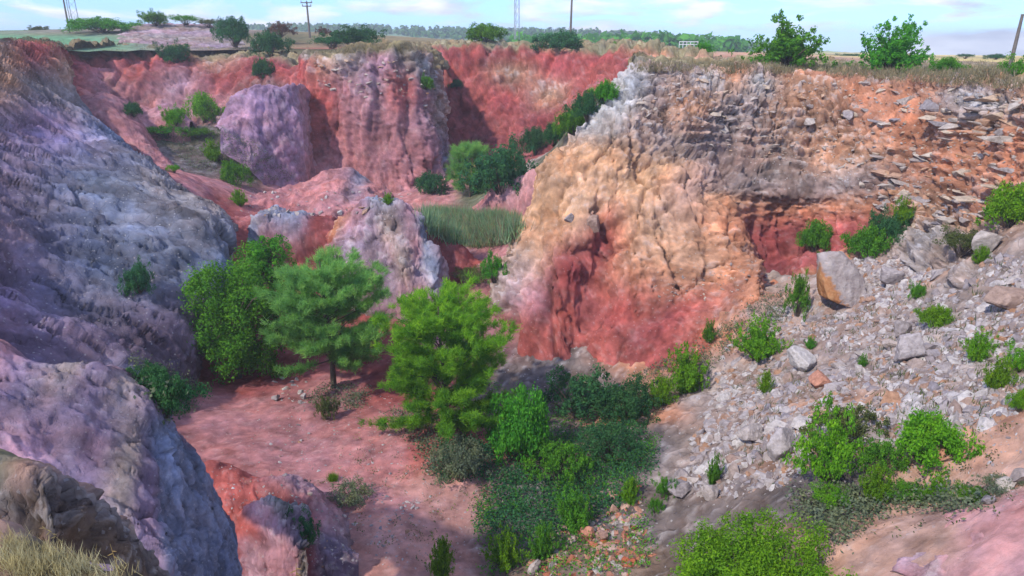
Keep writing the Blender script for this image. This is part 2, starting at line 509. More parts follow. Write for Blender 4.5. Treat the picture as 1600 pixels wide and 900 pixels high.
def tps(xy, z):
    n = len(xy)
    d = np.linalg.norm(xy[:, None] - xy[None], axis=-1)
    K = np.where(d > 0, d * d * np.log(d + 1e-9), 0) + np.eye(n) * 0.3
    Pm = np.c_[np.ones(n), xy]
    A = np.block([[K, Pm], [Pm.T, np.zeros((3, 3))]])
    w = np.linalg.solve(A, np.r_[z, 0, 0, 0])
    def f(q):
        out = w[n] + q @ w[n + 1:]
        for i in range(n):
            d = np.hypot(q[:, 0] - xy[i, 0], q[:, 1] - xy[i, 1])
            out = out + w[i] * d * d * np.log(d + 1e-9)
        return out
    return f

# ------------------------------------------------------------------ the quarry floor and scree: one height field
floor_pts = pts("""
300,640,30,p 400,640,31,p 500,620,33,p 620,600,35,d 420,600,34.5,d 350,560,37,d 700,700,27,r 600,700,27,p 450,700,27,p 700,760,24.5,T 700,880,20,T 560,760,24,p
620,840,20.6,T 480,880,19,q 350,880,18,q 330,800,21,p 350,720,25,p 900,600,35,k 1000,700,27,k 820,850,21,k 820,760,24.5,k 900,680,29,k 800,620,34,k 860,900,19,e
1000,640,31,o 1050,560,35.5,o 1100,600,32.5,h 1200,500,35.5,h 1300,450,35.5,h 1400,400,36,h 1500,450,29,h 1600,450,26,h 1600,550,21.5,h 1400,550,26,h
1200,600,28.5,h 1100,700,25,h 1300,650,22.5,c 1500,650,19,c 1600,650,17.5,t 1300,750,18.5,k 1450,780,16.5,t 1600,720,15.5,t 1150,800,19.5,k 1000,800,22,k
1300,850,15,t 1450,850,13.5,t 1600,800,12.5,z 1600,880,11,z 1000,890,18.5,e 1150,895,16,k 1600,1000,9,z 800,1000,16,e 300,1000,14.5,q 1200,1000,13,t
1178,464,37.2,o 1215,452,39,h 1250,436,39.3,h 1290,425,38.8,h 1330,408,37.5,h 1410,400,35.4,h 1150,490,36.4,o 1600,350,30,h 1750,450,22,h 1750,650,15,h 1900,800,11,z 1500,400,32.5,c
650,310,68,p 430,300,66,p 730,350,60,n 770,395,50,p 740,425,46,p 600,420,50,d 450,400,46,r 400,380,48,r 350,345,52,r 590,290,75,p 690,285,74,p 760,300,68,n
830,250,66,h 900,210,62,n 950,150,60,n 980,115,58,k 780,260,76,d
240,210,70,n 330,200,74,k 300,260,63,k 400,285,66,k 460,290,70,p 380,230,70,k 350,290,58,p 300,295,52,p 250,262,58,p 200,200,84,d 400,205,84,d 470,200,86,d
700,480,43,p 560,520,40,d 480,520,40,d
""")
low = np.array([[x, y, z, *PAL['h'][0], 0.7] for x, y, z in ((12, 52, -9), (20, 56, -9), (30, 50, -8), (38, 44, -7), (44, 40, -7), (44, 55, -7), (44, 75, -7), (44, 92, -7), (25, 70, -7), (30, 90, -8), (15, 62, -8), (20, 48, -13), (16, 44, -14), (24, 46, -12), (8, 46, -13), (-10, 92, -12), (-30, 92, -12), (-46, 92, -10))])
floor_pts = np.concatenate([floor_pts, low])
zf = tps(floor_pts[:, :2], floor_pts[:, 2])
ys = np.exp(np.linspace(np.log(7.0), np.log(92), 370))
xs = np.linspace(-46, 44, 440)
X, Y = np.meshgrid(xs, ys)
q = np.c_[X.ravel(), Y.ravel()]
Z = zf(q)
P0 = np.c_[q, Z]
# earth colour by nearest surveyed spot, edges broken up by noise
extra_cols = []
wq = q + 1.6 * np.c_[fbm(np.c_[q, 0 * Z], 0.3, 4, 201), fbm(np.c_[q, 0 * Z], 0.3, 4, 202)]
num = np.zeros((len(q), 4)); den = np.zeros(len(q))
for p in floor_pts:
    sc = 0.35 + 0.028 * p[1]
    w = 1 / (((wq[:, 0] - p[0]) ** 2 + (wq[:, 1] - p[1]) ** 2) / sc ** 2 + 0.6) ** 2.4
    num += w[:, None] * p[3:7]; den += w
cc = num / den[:, None]
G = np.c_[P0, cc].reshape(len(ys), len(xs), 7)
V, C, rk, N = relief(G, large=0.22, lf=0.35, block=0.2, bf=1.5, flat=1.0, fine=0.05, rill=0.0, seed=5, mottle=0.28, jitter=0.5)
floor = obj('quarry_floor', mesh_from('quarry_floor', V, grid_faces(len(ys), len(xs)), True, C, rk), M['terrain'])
tag(floor, 'red and grey quarry floor rising into the stony slope', kind='structure')

# ------------------------------------------------------------------ cliffs and mounds
loft('right_cliff', [
 "1010,105,56,s 985,108,50,w 1010,106,49,g 1040,105,49,g 1075,105,49.5,g 1110,105,50,g 1150,105,50,c 1190,105,50,g 1230,107,50,c 1290,110,49,o 1350,116,47,c 1430,122,43,c 1520,127,39,c 1610,133,35,c 1760,150,28,c",
 "990,125,56,w 968,122,49.6,w 998,122,48.2,w 1030,125,48,g 1068,125,48.2,g 1105,125,48.4,w 1145,125,48.4,c 1188,125,48.5,w 1230,128,48.5,c 1290,132,47.5,c 1350,142,45.6,o 1432,150,42,o 1522,155,37.6,w 1612,162,33.6,c 1765,180,27.2,c",
 "970,152,56,w 950,145,49,w 985,155,47.5,w 1020,160,47,g 1060,160,47,c 1100,160,47,c 1140,160,47,g 1185,160,47.3,g 1230,165,47.3,c 1290,170,46.3,c 1350,180,44.3,o 1435,190,40.8,o 1525,195,36.8,c 1615,200,32.8,o 1770,220,26.5,c",
 "930,205,54,w 915,200,47.5,w 950,205,45.5,w 990,205,45.2,g 1030,215,45.3,g 1070,225,45.6,g 1110,235,46,j 1170,240,46.2,j 1215,240,46,g 1280,245,45.2,c 1345,245,43.2,c 1440,235,40,o 1530,235,36,o 1620,235,32,o 1778,260,25.5,c",
 "905,230,53,y 880,232,47,y 920,235,44.7,y 962,245,44,y 1000,258,44,y 1040,262,43.8,y 1095,270,43.8,t 1140,290,44.3,j 1210,294,44.6,j 1280,296,44.2,j 1345,285,42.2,j 1440,275,39.2,o 1530,278,35,o 1622,275,31.4,o 1782,300,25,c",
 "880,255,52,y 848,258,46.3,y 890,265,44,y 935,285,43,y 970,300,43,y 1010,290,42.3,y 1070,300,42,t 1112,312,43,Y 1205,318,45,o 1275,320,44.5,o 1345,320,41.8,o 1435,305,38.6,c 1530,318,34,o 1625,310,30.5,c 1790,340,24,c",
 "840,335,50,g 815,340,45,y 855,345,42.6,y 900,350,41.2,Y 940,370,41.3,r 990,365,40.2,Y 1075,365,40,Y 1145,355,41,o 1180,362,44.6,r 1265,360,44.3,r 1330,350,41.8,r 1420,335,38,c 1530,345,33,c 1630,350,29.5,c 1800,390,23,c",
 "805,400,49,g 790,410,43.7,g 835,405,41.2,t 882,405,40.1,r 925,425,40.8,r 985,420,39,o 1078,405,39.2,Y 1172,392,39.8,o 1188,395,43.8,d 1260,390,43.2,r 1325,370,41,r 1415,355,37.4,h 1530,370,32,h 1635,375,28.7,h 1805,420,22.5,h",
 "790,450,48,g 768,470,42.2,g 820,462,40,q 870,465,39,r 912,480,39.7,r 980,475,37.9,r 1078,445,38.6,o 1186,418,39,o 1196,428,42.5,d 1255,412,42,d 1320,390,40,r 1410,372,36.8,h 1530,392,31,h 1640,400,28,h 1810,450,22,h",
 "795,505,47,r 782,520,41.2,r 825,525,38.6,r 875,530,37.6,r 905,540,38.2,r 968,530,36.8,r 1068,482,37.4,r 1178,442,38,o 1198,442,40.8,o 1252,424,40.6,r 1318,402,38.8,o 1405,388,36.2,h 1530,412,30,h 1645,425,27.2,h 1815,475,21.5,h",
 "800,560,46,r 785,580,39.4,r 830,592,37,r 880,594,36.3,r 905,592,36.8,r 960,582,35.8,r 1060,518,36.3,r 1175,458,37.2,o 1200,458,39.2,o 1250,438,39.4,o 1315,415,38,o 1400,405,35.6,h 1530,432,29,h 1650,450,26.5,h 1820,500,21,h",
 "805,640,44,r 790,650,37.6,r 830,660,35.4,r 880,660,34.6,r 905,660,34.8,r 960,650,34,r 1060,590,34.3,r 1175,520,35.4,o 1200,520,36.8,o 1250,500,36.6,o 1315,475,35.6,o 1400,465,33.6,h 1530,492,27.4,h 1650,510,25,h 1820,560,20,h"],
 nu=470, nv=360, fan=True, plateau=[(2.5, 0.1), (14, 0.3), (40, 0.0)], large=0.55, lf=0.2, block=0.34, bf=0.8, flat=3.0, rill=0.42, rf=0.8, fine=0.075, crack=0.55, cf=0.34, seed=21, tilt=0.12, strata=0.65, sdir=(0.08, 0, 1), sf=1.5,
 label='tall cliff of yellow and red earth under a bed of broken grey and orange rock')

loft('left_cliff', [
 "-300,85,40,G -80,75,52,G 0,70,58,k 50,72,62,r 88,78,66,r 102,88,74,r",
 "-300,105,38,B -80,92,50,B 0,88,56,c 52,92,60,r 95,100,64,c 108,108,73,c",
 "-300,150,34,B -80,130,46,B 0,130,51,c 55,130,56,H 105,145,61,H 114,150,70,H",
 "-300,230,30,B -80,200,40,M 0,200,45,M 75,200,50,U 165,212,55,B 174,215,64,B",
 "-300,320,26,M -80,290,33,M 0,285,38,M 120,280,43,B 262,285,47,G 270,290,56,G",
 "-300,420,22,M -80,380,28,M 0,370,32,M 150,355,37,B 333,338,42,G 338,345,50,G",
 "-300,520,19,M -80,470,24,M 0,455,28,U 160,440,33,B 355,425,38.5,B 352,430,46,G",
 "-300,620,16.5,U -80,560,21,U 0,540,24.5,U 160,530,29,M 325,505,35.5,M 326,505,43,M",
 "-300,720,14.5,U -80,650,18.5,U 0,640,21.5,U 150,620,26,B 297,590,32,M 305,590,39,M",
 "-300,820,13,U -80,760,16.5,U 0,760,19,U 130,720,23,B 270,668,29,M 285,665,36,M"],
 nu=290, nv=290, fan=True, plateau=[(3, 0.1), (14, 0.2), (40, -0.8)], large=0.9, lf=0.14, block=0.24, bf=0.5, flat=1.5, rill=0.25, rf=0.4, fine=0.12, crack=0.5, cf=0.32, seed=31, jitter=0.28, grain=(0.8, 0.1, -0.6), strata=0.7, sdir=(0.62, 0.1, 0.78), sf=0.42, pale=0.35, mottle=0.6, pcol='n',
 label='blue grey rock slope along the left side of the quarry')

loft('far_left_cliff', [
 "60,74,84,s 110,76,92,s 160,78,97,s 220,80,99,s 280,82,100,s 340,84,99,s 400,86,96,s 440,92,92,s 490,98,88,s",
 "60,86,82,r 110,90,90,d 160,90,95,r 220,92,97,r 280,94,98,r 340,95,97,c 400,96,94,d 440,102,90,d 490,106,86,r",
 "60,120,80,c 110,120,86,r 160,120,91,p 220,120,93,d 280,122,94,q 340,122,93,d 400,118,90,d 440,120,87,r 490,125,84,r",
 "60,160,77,r 110,160,82,r 160,160,87,p 220,165,89,p 280,165,89,q 340,160,89,p 400,150,86,k 440,145,84,k 490,150,82,r",
 "60,215,72,p 110,210,76,p 160,205,80,p 220,205,82,p 280,210,82,p 340,210,82,k 400,200,82,k 440,190,81,k 490,190,80,r",
 "60,260,70,p 110,260,73,p 160,260,76,p 220,255,78,p 280,255,78,k 340,255,78,k 400,250,78,k 440,240,78,k 490,240,78,r"],
 nu=250, nv=150, plateau=[(3, 0.15), (14, 0.5)], large=1.0, lf=0.12, block=0.6, bf=0.4, flat=1.3, rill=0.8, rf=0.3, fine=0.12, seed=41,
 label='distant red cliff below the terraced bank')

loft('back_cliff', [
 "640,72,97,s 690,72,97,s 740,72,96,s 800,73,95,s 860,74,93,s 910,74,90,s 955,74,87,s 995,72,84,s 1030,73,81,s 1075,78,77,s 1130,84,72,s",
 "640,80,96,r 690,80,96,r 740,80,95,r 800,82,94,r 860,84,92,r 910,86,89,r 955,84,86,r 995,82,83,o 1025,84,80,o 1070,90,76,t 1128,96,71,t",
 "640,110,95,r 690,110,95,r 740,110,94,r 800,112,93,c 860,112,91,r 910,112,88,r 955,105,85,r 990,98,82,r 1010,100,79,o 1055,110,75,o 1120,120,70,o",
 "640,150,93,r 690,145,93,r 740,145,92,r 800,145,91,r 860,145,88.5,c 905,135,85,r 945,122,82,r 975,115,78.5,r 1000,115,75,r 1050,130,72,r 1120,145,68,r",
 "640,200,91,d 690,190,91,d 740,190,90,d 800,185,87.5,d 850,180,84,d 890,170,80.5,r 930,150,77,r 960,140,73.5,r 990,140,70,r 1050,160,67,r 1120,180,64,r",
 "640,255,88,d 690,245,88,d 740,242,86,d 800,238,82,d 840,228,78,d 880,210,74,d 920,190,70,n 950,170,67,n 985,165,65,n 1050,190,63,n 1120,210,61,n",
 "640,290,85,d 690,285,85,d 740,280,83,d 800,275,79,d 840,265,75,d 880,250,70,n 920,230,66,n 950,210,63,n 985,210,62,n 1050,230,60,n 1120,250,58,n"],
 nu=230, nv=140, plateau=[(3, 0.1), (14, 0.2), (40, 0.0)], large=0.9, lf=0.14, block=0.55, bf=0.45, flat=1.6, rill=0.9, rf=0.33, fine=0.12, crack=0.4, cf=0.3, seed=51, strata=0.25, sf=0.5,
 label='far red cliff behind the pines with its lower half in shadow')

loft('red_block', [
 "478,92,93,s 484,90,80,g 508,81,77.5,s 550,77,76,s 590,75,75.5,s 630,74,76,s 660,82,77,g 682,108,79,g 690,105,93,s",
 "474,98,93,r 480,100,79,r 505,96,76.8,c 550,92,75.2,h 590,90,75,q 630,90,75.4,h 662,98,76.4,w 684,120,78.6,g 690,115,93,r",
 "470,150,92,r 473,145,78,r 505,140,76,r 550,135,74.8,q 590,135,74.5,q 630,135,75,r 664,140,76,q 687,150,78.5,g 692,150,93,r",
 "468,200,90,r 472,200,77,r 505,195,75.3,r 548,190,74.6,p 590,190,74,p 630,185,74.3,p 666,185,75.6,q 690,190,78.4,g 694,190,92,r",
 "468,240,88,r 474,245,76,r 508,245,74.8,p 548,245,74.3,p 590,245,73.4,p 630,240,73.6,p 668,240,75,p 693,235,78,b 697,235,90,r",
 "470,285,86,r 478,280,75,p 515,288,73.6,p 550,290,73,p 590,292,72.3,p 630,292,72.5,p 670,290,74,p 697,280,77.4,b 703,270,88,r",
 "470,320,84,r 478,320,72,p 515,325,70.6,p 550,325,70,p 590,325,69.5,p 630,325,69.7,p 672,320,71,p 705,310,75,p 710,300,86,r"],
 nu=230, nv=200, plateau=[(2.5, 0.1), (14, 0.2)], large=0.7, lf=0.2, block=0.75, bf=0.5, flat=1.3, rill=0.7, rf=0.35, fine=0.12, crack=0.4, cf=0.3, seed=61, strata=0.25, sf=0.6,
 label='square red block of cliff with pale rock bedded in its top')

ridge('purple_mound',
 "338,200,70,u 352,165,70.5,u 372,142,71,u 398,129,71.5,u 430,130,72,u 455,131,73,u 476,134,75,q 490,160,77,q",
 "345,205,66,u 365,215,66,u 390,232,66,u 410,250,66.5,u 432,272,67.5,u 452,285,68.5,u 478,290,71,q 500,290,74,q",
 nu=130, nv=110, large=0.6, lf=0.25, block=0.6, bf=0.5, flat=1.4, rill=0.5, rf=0.4, seed=71, bulge=0.06, strata=0.3, sdir=(0.3, 0, 1), sf=0.6, label='lilac rock mound leaning on the red block')

ridge('red_mound',
 "95,172,63,r 112,156,65,r 135,147,66,p 165,146,66,p 187,160,66,p 210,187,65,p 236,217,63,p 265,250,60,p 300,285,57,p",
 "120,230,60,p 150,230,60,p 170,240,60,p 190,250,59,p 210,255,59,p 225,262,58,p 245,270,57,p 266,280,56,p 300,292,55,p",
 nu=120, nv=90, large=0.5, lf=0.25, block=0.2, bf=0.5, rill=0.2, rf=0.4, seed=81, bulge=0.12, label='smooth red mound behind the left slope')
ridge('pink_mound',
 "192,200,71,q 208,184,72,q 230,171,72,q 252,163,72,u 272,168,72,q 296,192,72,q",
 "200,204,69,p 215,206,68,p 235,206,68,p 252,206,68,p 272,206,68,p 298,206,69,p",
 nu=70, nv=50, large=0.4, lf=0.3, block=0.15, bf=0.5, rill=0.3, rf=0.4, seed=83, bulge=0.1, label='small pink mound below the distant cliff')
ridge('centre_mound',
 "335,300,58,p 380,305,60,p 420,300,62,p 455,293,64,p 490,281,66,p 522,266,67,p 548,262,67,q 566,276,67,b 583,292,66,p 612,312,65,p",
 "335,335,52,r 370,372,50,r 405,385,50,r 440,375,51,r 470,365,52,p 500,352,53,p 520,345,54,p 545,335,56,p 580,325,58,p 615,325,61,p",
 nu=170, nv=100, large=0.45, lf=0.3, block=0.12, bf=0.8, rill=0.3, rf=0.4, seed=85, bulge=0.06, label='smooth red mound in front of the red block')
ridge('pink_bank',
 "738,326,60,p 760,305,59,p 785,287,57,z 808,274,55.5,z 832,266,54,z 860,262,53,z",
 "742,332,58,p 765,334,56.5,p 790,337,55,p 812,340,53.5,p 835,342,52,p 860,345,51,p",
 nu=80, nv=50, large=0.3, lf=0.4, block=0.2, bf=0.9, rill=0.2, rf=0.5, seed=87, bulge=0.1, label='bright pink bank beside the yellow cliff')
ridge('rock_shoulder',
 "385,362,47.5,b 396,336,48,b 415,332,48,b 440,337,48,b 465,338,48,b 490,342,48,d 515,345,48,d 535,365,48,d",
 "388,385,46,b 402,395,46,b 420,400,45.5,d 440,405,45.5,d 465,408,45.5,d 490,410,45.5,d 515,412,45.5,d 535,415,45.5,d",
 nu=90, nv=50, large=0.35, lf=0.4, block=0.6, bf=0.9, flat=1.2, seed=89, back=((2, -0.3), (5, -3)), label='low blue grey rock ledge behind the bright tree')
ridge('rock_butte',
 "505,372,46,r 520,345,46,o 538,325,46,o 558,309,46,q 580,303,45.6,b 610,311,45.5,b 640,328,45,q 659,345,44.8,b 666,372,44.4,b 686,388,44,m 696,420,43.4,m 702,465,42.6,m",
 "505,400,44,r 520,420,43.5,m 540,450,43,m 560,490,42,m 590,515,41.5,m 610,522,41.2,q 630,525,41,q 645,525,41,q 660,522,41,q 675,518,41,q 690,510,41.2,m 702,500,41.4,m",
 nu=170, nv=170, mids=3, large=0.6, lf=0.3, block=0.42, bf=0.75, flat=1.1, rill=0.45, rf=0.6, seed=91, bulge=0.14,
 midcol=['.oqqmgmqbbmm', '.qmmmmgmmbmm', '.qmmqmqqqqmm'], label='grey pink rock butte standing behind the two pines')
ridge('red_bank',
 "640,352,49,d 668,362,48.5,d 695,374,48.5,d 722,392,48.5,d 748,412,48.5,r 772,430,48.5,p",
 "650,420,45,d 680,440,44.5,d 700,440,45,d 725,438,45.5,d 750,432,46.5,r 775,440,47,p",
 nu=80, nv=50, large=0.3, lf=0.4, block=0.1, rill=0.35, rf=0.5, seed=93, bulge=0.08, label='dark red earth bank to the right of the butte')
# nearer: the grey mound on the left, the ridges below it, the rock ledge and the grassy edge
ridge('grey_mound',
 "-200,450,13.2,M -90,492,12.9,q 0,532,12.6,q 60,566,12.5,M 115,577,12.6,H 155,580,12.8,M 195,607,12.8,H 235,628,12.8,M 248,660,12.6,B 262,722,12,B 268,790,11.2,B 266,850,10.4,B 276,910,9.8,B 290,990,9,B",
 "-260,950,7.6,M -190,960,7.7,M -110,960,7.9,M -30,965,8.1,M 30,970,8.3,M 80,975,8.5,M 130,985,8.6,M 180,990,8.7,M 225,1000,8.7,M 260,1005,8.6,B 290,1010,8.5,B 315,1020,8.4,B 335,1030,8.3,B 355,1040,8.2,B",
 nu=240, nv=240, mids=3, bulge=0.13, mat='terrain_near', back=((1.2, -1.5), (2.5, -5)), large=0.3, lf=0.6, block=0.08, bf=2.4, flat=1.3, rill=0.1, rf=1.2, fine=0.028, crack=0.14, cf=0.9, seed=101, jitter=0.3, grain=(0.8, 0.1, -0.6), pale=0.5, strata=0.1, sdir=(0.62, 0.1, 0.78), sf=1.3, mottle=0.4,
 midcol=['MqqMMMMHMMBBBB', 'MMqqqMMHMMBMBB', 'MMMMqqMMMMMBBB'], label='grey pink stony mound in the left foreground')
ridge('red_ridge',
 "300,735,22,r 330,728,22,r 360,738,21.8,r 395,748,21.6,r 440,750,21.4,q 480,768,21.2,q 515,795,20.8,q 540,830,20.2,m 556,866,19.4,m",
 "300,850,18.5,p 335,860,18.4,d 370,865,18.3,d 405,868,18.3,d 440,868,18.3,d 475,868,18.4,d 505,868,18.6,M 532,868,18.7,M 560,872,18.8,M",
 nu=160, nv=90, midcol=['rrrrrrqMM', 'rrrrddMMM'], large=0.25, lf=0.6, block=0.15, bf=1.2, rill=0.15, rf=0.8, seed=103, bulge=0.08, back=((1.0, -0.8), (3, -3)), label='low red ridge with a pale stony crest')
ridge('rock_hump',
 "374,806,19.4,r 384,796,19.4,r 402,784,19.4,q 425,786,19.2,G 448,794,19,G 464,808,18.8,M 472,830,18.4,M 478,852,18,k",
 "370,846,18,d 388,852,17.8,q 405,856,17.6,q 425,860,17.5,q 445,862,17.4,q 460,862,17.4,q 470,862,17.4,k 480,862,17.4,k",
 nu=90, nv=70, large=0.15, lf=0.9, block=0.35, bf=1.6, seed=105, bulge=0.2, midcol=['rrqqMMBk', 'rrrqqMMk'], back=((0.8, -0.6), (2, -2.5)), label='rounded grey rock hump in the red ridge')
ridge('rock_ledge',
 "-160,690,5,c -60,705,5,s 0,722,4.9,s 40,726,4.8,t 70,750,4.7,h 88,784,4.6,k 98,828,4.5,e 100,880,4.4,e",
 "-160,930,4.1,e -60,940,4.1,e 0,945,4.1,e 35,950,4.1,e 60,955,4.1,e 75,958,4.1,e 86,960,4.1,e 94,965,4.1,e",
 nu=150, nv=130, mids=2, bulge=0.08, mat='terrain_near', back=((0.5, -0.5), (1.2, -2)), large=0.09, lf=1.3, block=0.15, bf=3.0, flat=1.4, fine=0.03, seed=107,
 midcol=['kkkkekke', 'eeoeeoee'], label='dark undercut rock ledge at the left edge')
ridge('grassy_edge',
 "-260,790,2.9,s -120,802,2.7,s 0,822,2.5,t 60,845,2.4,s 120,862,2.3,s 180,880,2.2,s 225,905,2.1,e 260,950,2.0,e",
 "-260,1250,1.3,s -120,1250,1.3,s 0,1250,1.3,s 60,1250,1.3,s 120,1250,1.3,s 180,1250,1.3,s 225,1250,1.3,s 260,1250,1.3,s",
 nu=90, nv=70, mids=1, bulge=0.05, mat='terrain_near', back=((0.15, -0.5), (0.4, -2)), large=0.05, lf=2.5, block=0.06, bf=6.0, fine=0.02, seed=109, label='stony grassy edge at the viewer\'s feet')

# pink layered rock in the lower right corner
ridge('pink_slope',
 "1425,905,12.2,q 1450,872,12.8,m 1480,845,13.1,z 1510,815,13.3,z 1530,800,13.4,z 1560,797,13.2,z 1600,795,12.8,z 1660,790,12.2,z 1800,800,11,z",
 "1425,930,11.6,q 1445,960,10.8,q 1470,980,10.4,q 1500,990,10.2,z 1530,995,10,z 1560,1000,9.8,z 1600,1000,9.6,z 1660,1000,9.2,z 1800,1010,8.4,z",
 nu=120, nv=90, mids=2, bulge=0.1, mat='terrain_near', back=((0.8, -0.5), (2.5, -3)), large=0.2, lf=0.7, block=0.1, bf=1.2, flat=1.5, rill=0.1, rf=0.8, fine=0.04, seed=111,
 midcol=['qmzzzzzzz', 'qmzzttzzz'], label='smooth pink rock slope in the lower right corner')

# ------------------------------------------------------------------ the plain round the quarry, to the horizon
pl = pts("""
-300,80,60,s -100,62,95,f 0,56,100,f 100,58,102,f 180,70,100,f 250,72,103,h 330,78,103,h 420,76,104,s 470,74,100,r 540,73,92,s 640,71,96,s 760,72,100,s 880,74,98,s 1000,72,90,n
200,40,135,h 270,38,132,h 340,42,130,h 380,56,120,s 440,52,125,n 500,54,130,s 0,48,140,f 100,45,150,f -200,50,140,f
1060,74,88,t 1120,78,88,t 1170,88,85,t 1100,90,72,s 1250,92,80,h 1400,93,72,s 1500,95,66,h 1600,100,60,n 1750,110,50,s 1900,120,45,s
1350,88,140,v 1450,88,140,v 1550,90,125,v 1250,86,180,v 1300,84,400,v 1500,85,350,v 1600,87,300,v 800,76,250,n 600,70,250,n 1000,78,250,n 1200,82,300,s
-1800,68,400,s 3200,90,400,s
""")
# far control spots, flat
far = np.array([[x, y, -3.0 - 0.0 * y, *PAL['v'][0], 0] for x, y in ((-1250, 1200), (1250, 1200), (0, 1250), (600, 1250), (-600, 1250), (1200, 900), (-900, 900), (0, 900), (500, 700))])
pl = np.concatenate([pl, far])
zp = tps(pl[:, :2] / 50, pl[:, 2])
def nonuni(lo, hi, n, c, w):
    t = np.linspace(-1, 1, n)
    s = np.sinh(t * 5.2) / np.sinh(5.2)
    return np.where(s < 0, c + s * (c - lo), c + s * (hi - c))
px_ = nonuni(-1250, 1250, 200, 0, 0)
py_ = 30 + (np.exp(np.linspace(0, np.log(1250 / 25), 190)) - 1) * 25
X, Y = np.meshgrid(px_, py_)
q = np.c_[X.ravel(), Y.ravel()]
Z = np.clip(zp(q / 50), -8, 8) - 0.35
num = np.zeros((len(q), 4)); den = np.zeros(len(q))
wq = q * (1 + 0.03 * fbm(np.c_[q / 20, 0 * Z], 1, 3, 301)[:, None])
for p in pl:
    sc = 1 + 0.06 * p[1]
    w = 1 / (((wq[:, 0] - p[0]) ** 2 + (wq[:, 1] - p[1]) ** 2) / sc ** 2 + 0.6) ** 2.2
    num += w[:, None] * p[3:7]; den += w
cc = num / den[:, None]
pit = np.array([(-62, 25), (-62, 60), (-60, 82), (-50, 97), (-30, 104), (-10, 98), (5, 98), (16, 88), (22, 78), (17, 62), (20, 56), (28, 52), (34, 46), (34, 25)])
def inside(q, poly):
    c = np.zeros(len(q), bool)
    j = len(poly) - 1
    for i in range(len(poly)):
        a, b = poly[i], poly[j]
        t = ((a[1] > q[:, 1]) != (b[1] > q[:, 1])) & (q[:, 0] < (b[0] - a[0]) * (q[:, 1] - a[1]) / (b[1] - a[1] + 1e-9) + a[0])
        c ^= t; j = i
    return c
fc = grid_faces(len(py_), len(px_))
mid = q[fc].mean(axis=1)
fc = fc[~inside(mid, pit)]
Zd = Z + 0.25 * fbm(np.c_[q, 0 * Z], 0.08, 4, 305)
cc[:, :3] *= (1 + 0.3 * fbm(np.c_[q, 0 * Z], 0.05, 5, 306))[:, None]
plain = obj('plain', mesh_from('plain', np.c_[q, Zd], fc, True, np.clip(cc[:, :3], 0.02, 0.7), cc[:, 3]), M['terrain_far'])
tag(plain, 'dry plain of grass and fields around the quarry', kind='structure')

# terraced bank above the far left cliff
loft('terraced_bank', [
 "180,62,112,h 205,40,128,m 250,38,130,m 300,38,130,m 345,44,128,m 385,70,112,h",
 "178,66,110,h 203,45,123,h 250,44,124,h 300,44,124,h 348,50,122,h 390,72,110,h",
 "176,68,109,h 200,52,117,m 250,50,118,m 300,51,118,m 352,57,116,m 392,75,108,h",
 "175,70,108,h 198,60,110,h 250,58,112,h 300,60,112,h 356,66,110,h 395,78,106,h",
 "174,72,106,h 196,68,105,m 250,68,106,m 300,70,106,m 360,75,105,m 398,80,104,h",
 "173,76,104,h 195,76,102,h 250,77,102,h 300,78,102,h 362,82,102,h 400,86,102,h"],
 nu=150, nv=90, mat='terrain_far', back=((4, -0.2), (12, -2)), large=0.15, lf=0.2, block=0.4, bf=0.4, flat=3.5, fine=0.06, strata=0.7, sdir=(0, 0, 1), sf=1.3, seed=121, label='grey terraced bank of stones on the far rim')

# wooded rise on the skyline
ridge('wooded_hill',
 "200,56,760,f 320,46,780,f 420,42,800,f 520,43,800,f 640,46,800,f 760,50,780,f 900,51,760,f 1040,58,740,f 1150,68,720,f 1260,79,700,f 1420,85,700,v",
 "200,80,480,s 320,74,480,s 420,72,480,n 520,72,480,n 640,73,480,s 760,75,480,n 900,77,470,n 1040,79,460,n 1150,82,450,n 1260,84,450,v 1420,86,450,v",
 nu=160, nv=40, mat='terrain_far', bulge=0.0, back=((90, -8), (220, -20)), large=2.0, lf=0.01, block=0.0, fine=0.5, seed=131, label='low wooded hill on the horizon')

# ------------------------------------------------------------------ casting onto what has been built
bpy.context.view_layer.update()
DG = bpy.context.evaluated_depsgraph_get()
def hit(px, py):
    r = Vector(ray(px, py)).normalized()
    ok, loc, nor, idx, o, mat = S.ray_cast(DG, Vector((0, 0, 0)), r, distance=9000)
    return (loc, nor, o) if ok else (None, None, None)
def in_poly(n, poly, rng):
    poly = np.array(poly, float)
    lo, hi = poly.min(0), poly.max(0)
    out = np.zeros((0, 2))
    while len(out) < n:
        c = rng.uniform(lo, hi, (n * 2, 2))
        out = np.r_[out, c[inside(c, poly)]]
    return out[:n]

# ------------------------------------------------------------------ stones
def stone_mesh(name, seed, flat=0.65, n=13):
    r = random.Random(seed)
    bm = bmesh.new()
    for _ in range(n):
        v = Vector((r.gauss(0, 1), r.gauss(0, 1), r.gauss(0, 1))).normalized() * r.uniform(0.8, 1.05)
        bm.verts.new((v.x * 1.1, v.y * 0.8, v.z * flat))
    res = bmesh.ops.convex_hull(bm, input=bm.verts)
    junk = [g for g in res['geom_interior'] if isinstance(g, bmesh.types.BMVert)]
    if junk: bmesh.ops.delete(bm, geom=junk, context='VERTS')
    bmesh.ops.triangulate(bm, faces=bm.faces)
    bmesh.ops.recalc_face_normals(bm, faces=bm.faces)
    me = bpy.data.meshes.new(name)
    bm.to_mesh(me); bm.free()
    return me
STONES = [stone_mesh('stone', k, flat=0.4 + 0.08 * (k % 6)) for k in range(14)]
SLABS = [stone_mesh('stone', 40 + k, flat=0.3 + 0.05 * (k % 4), n=16) for k in range(8)]
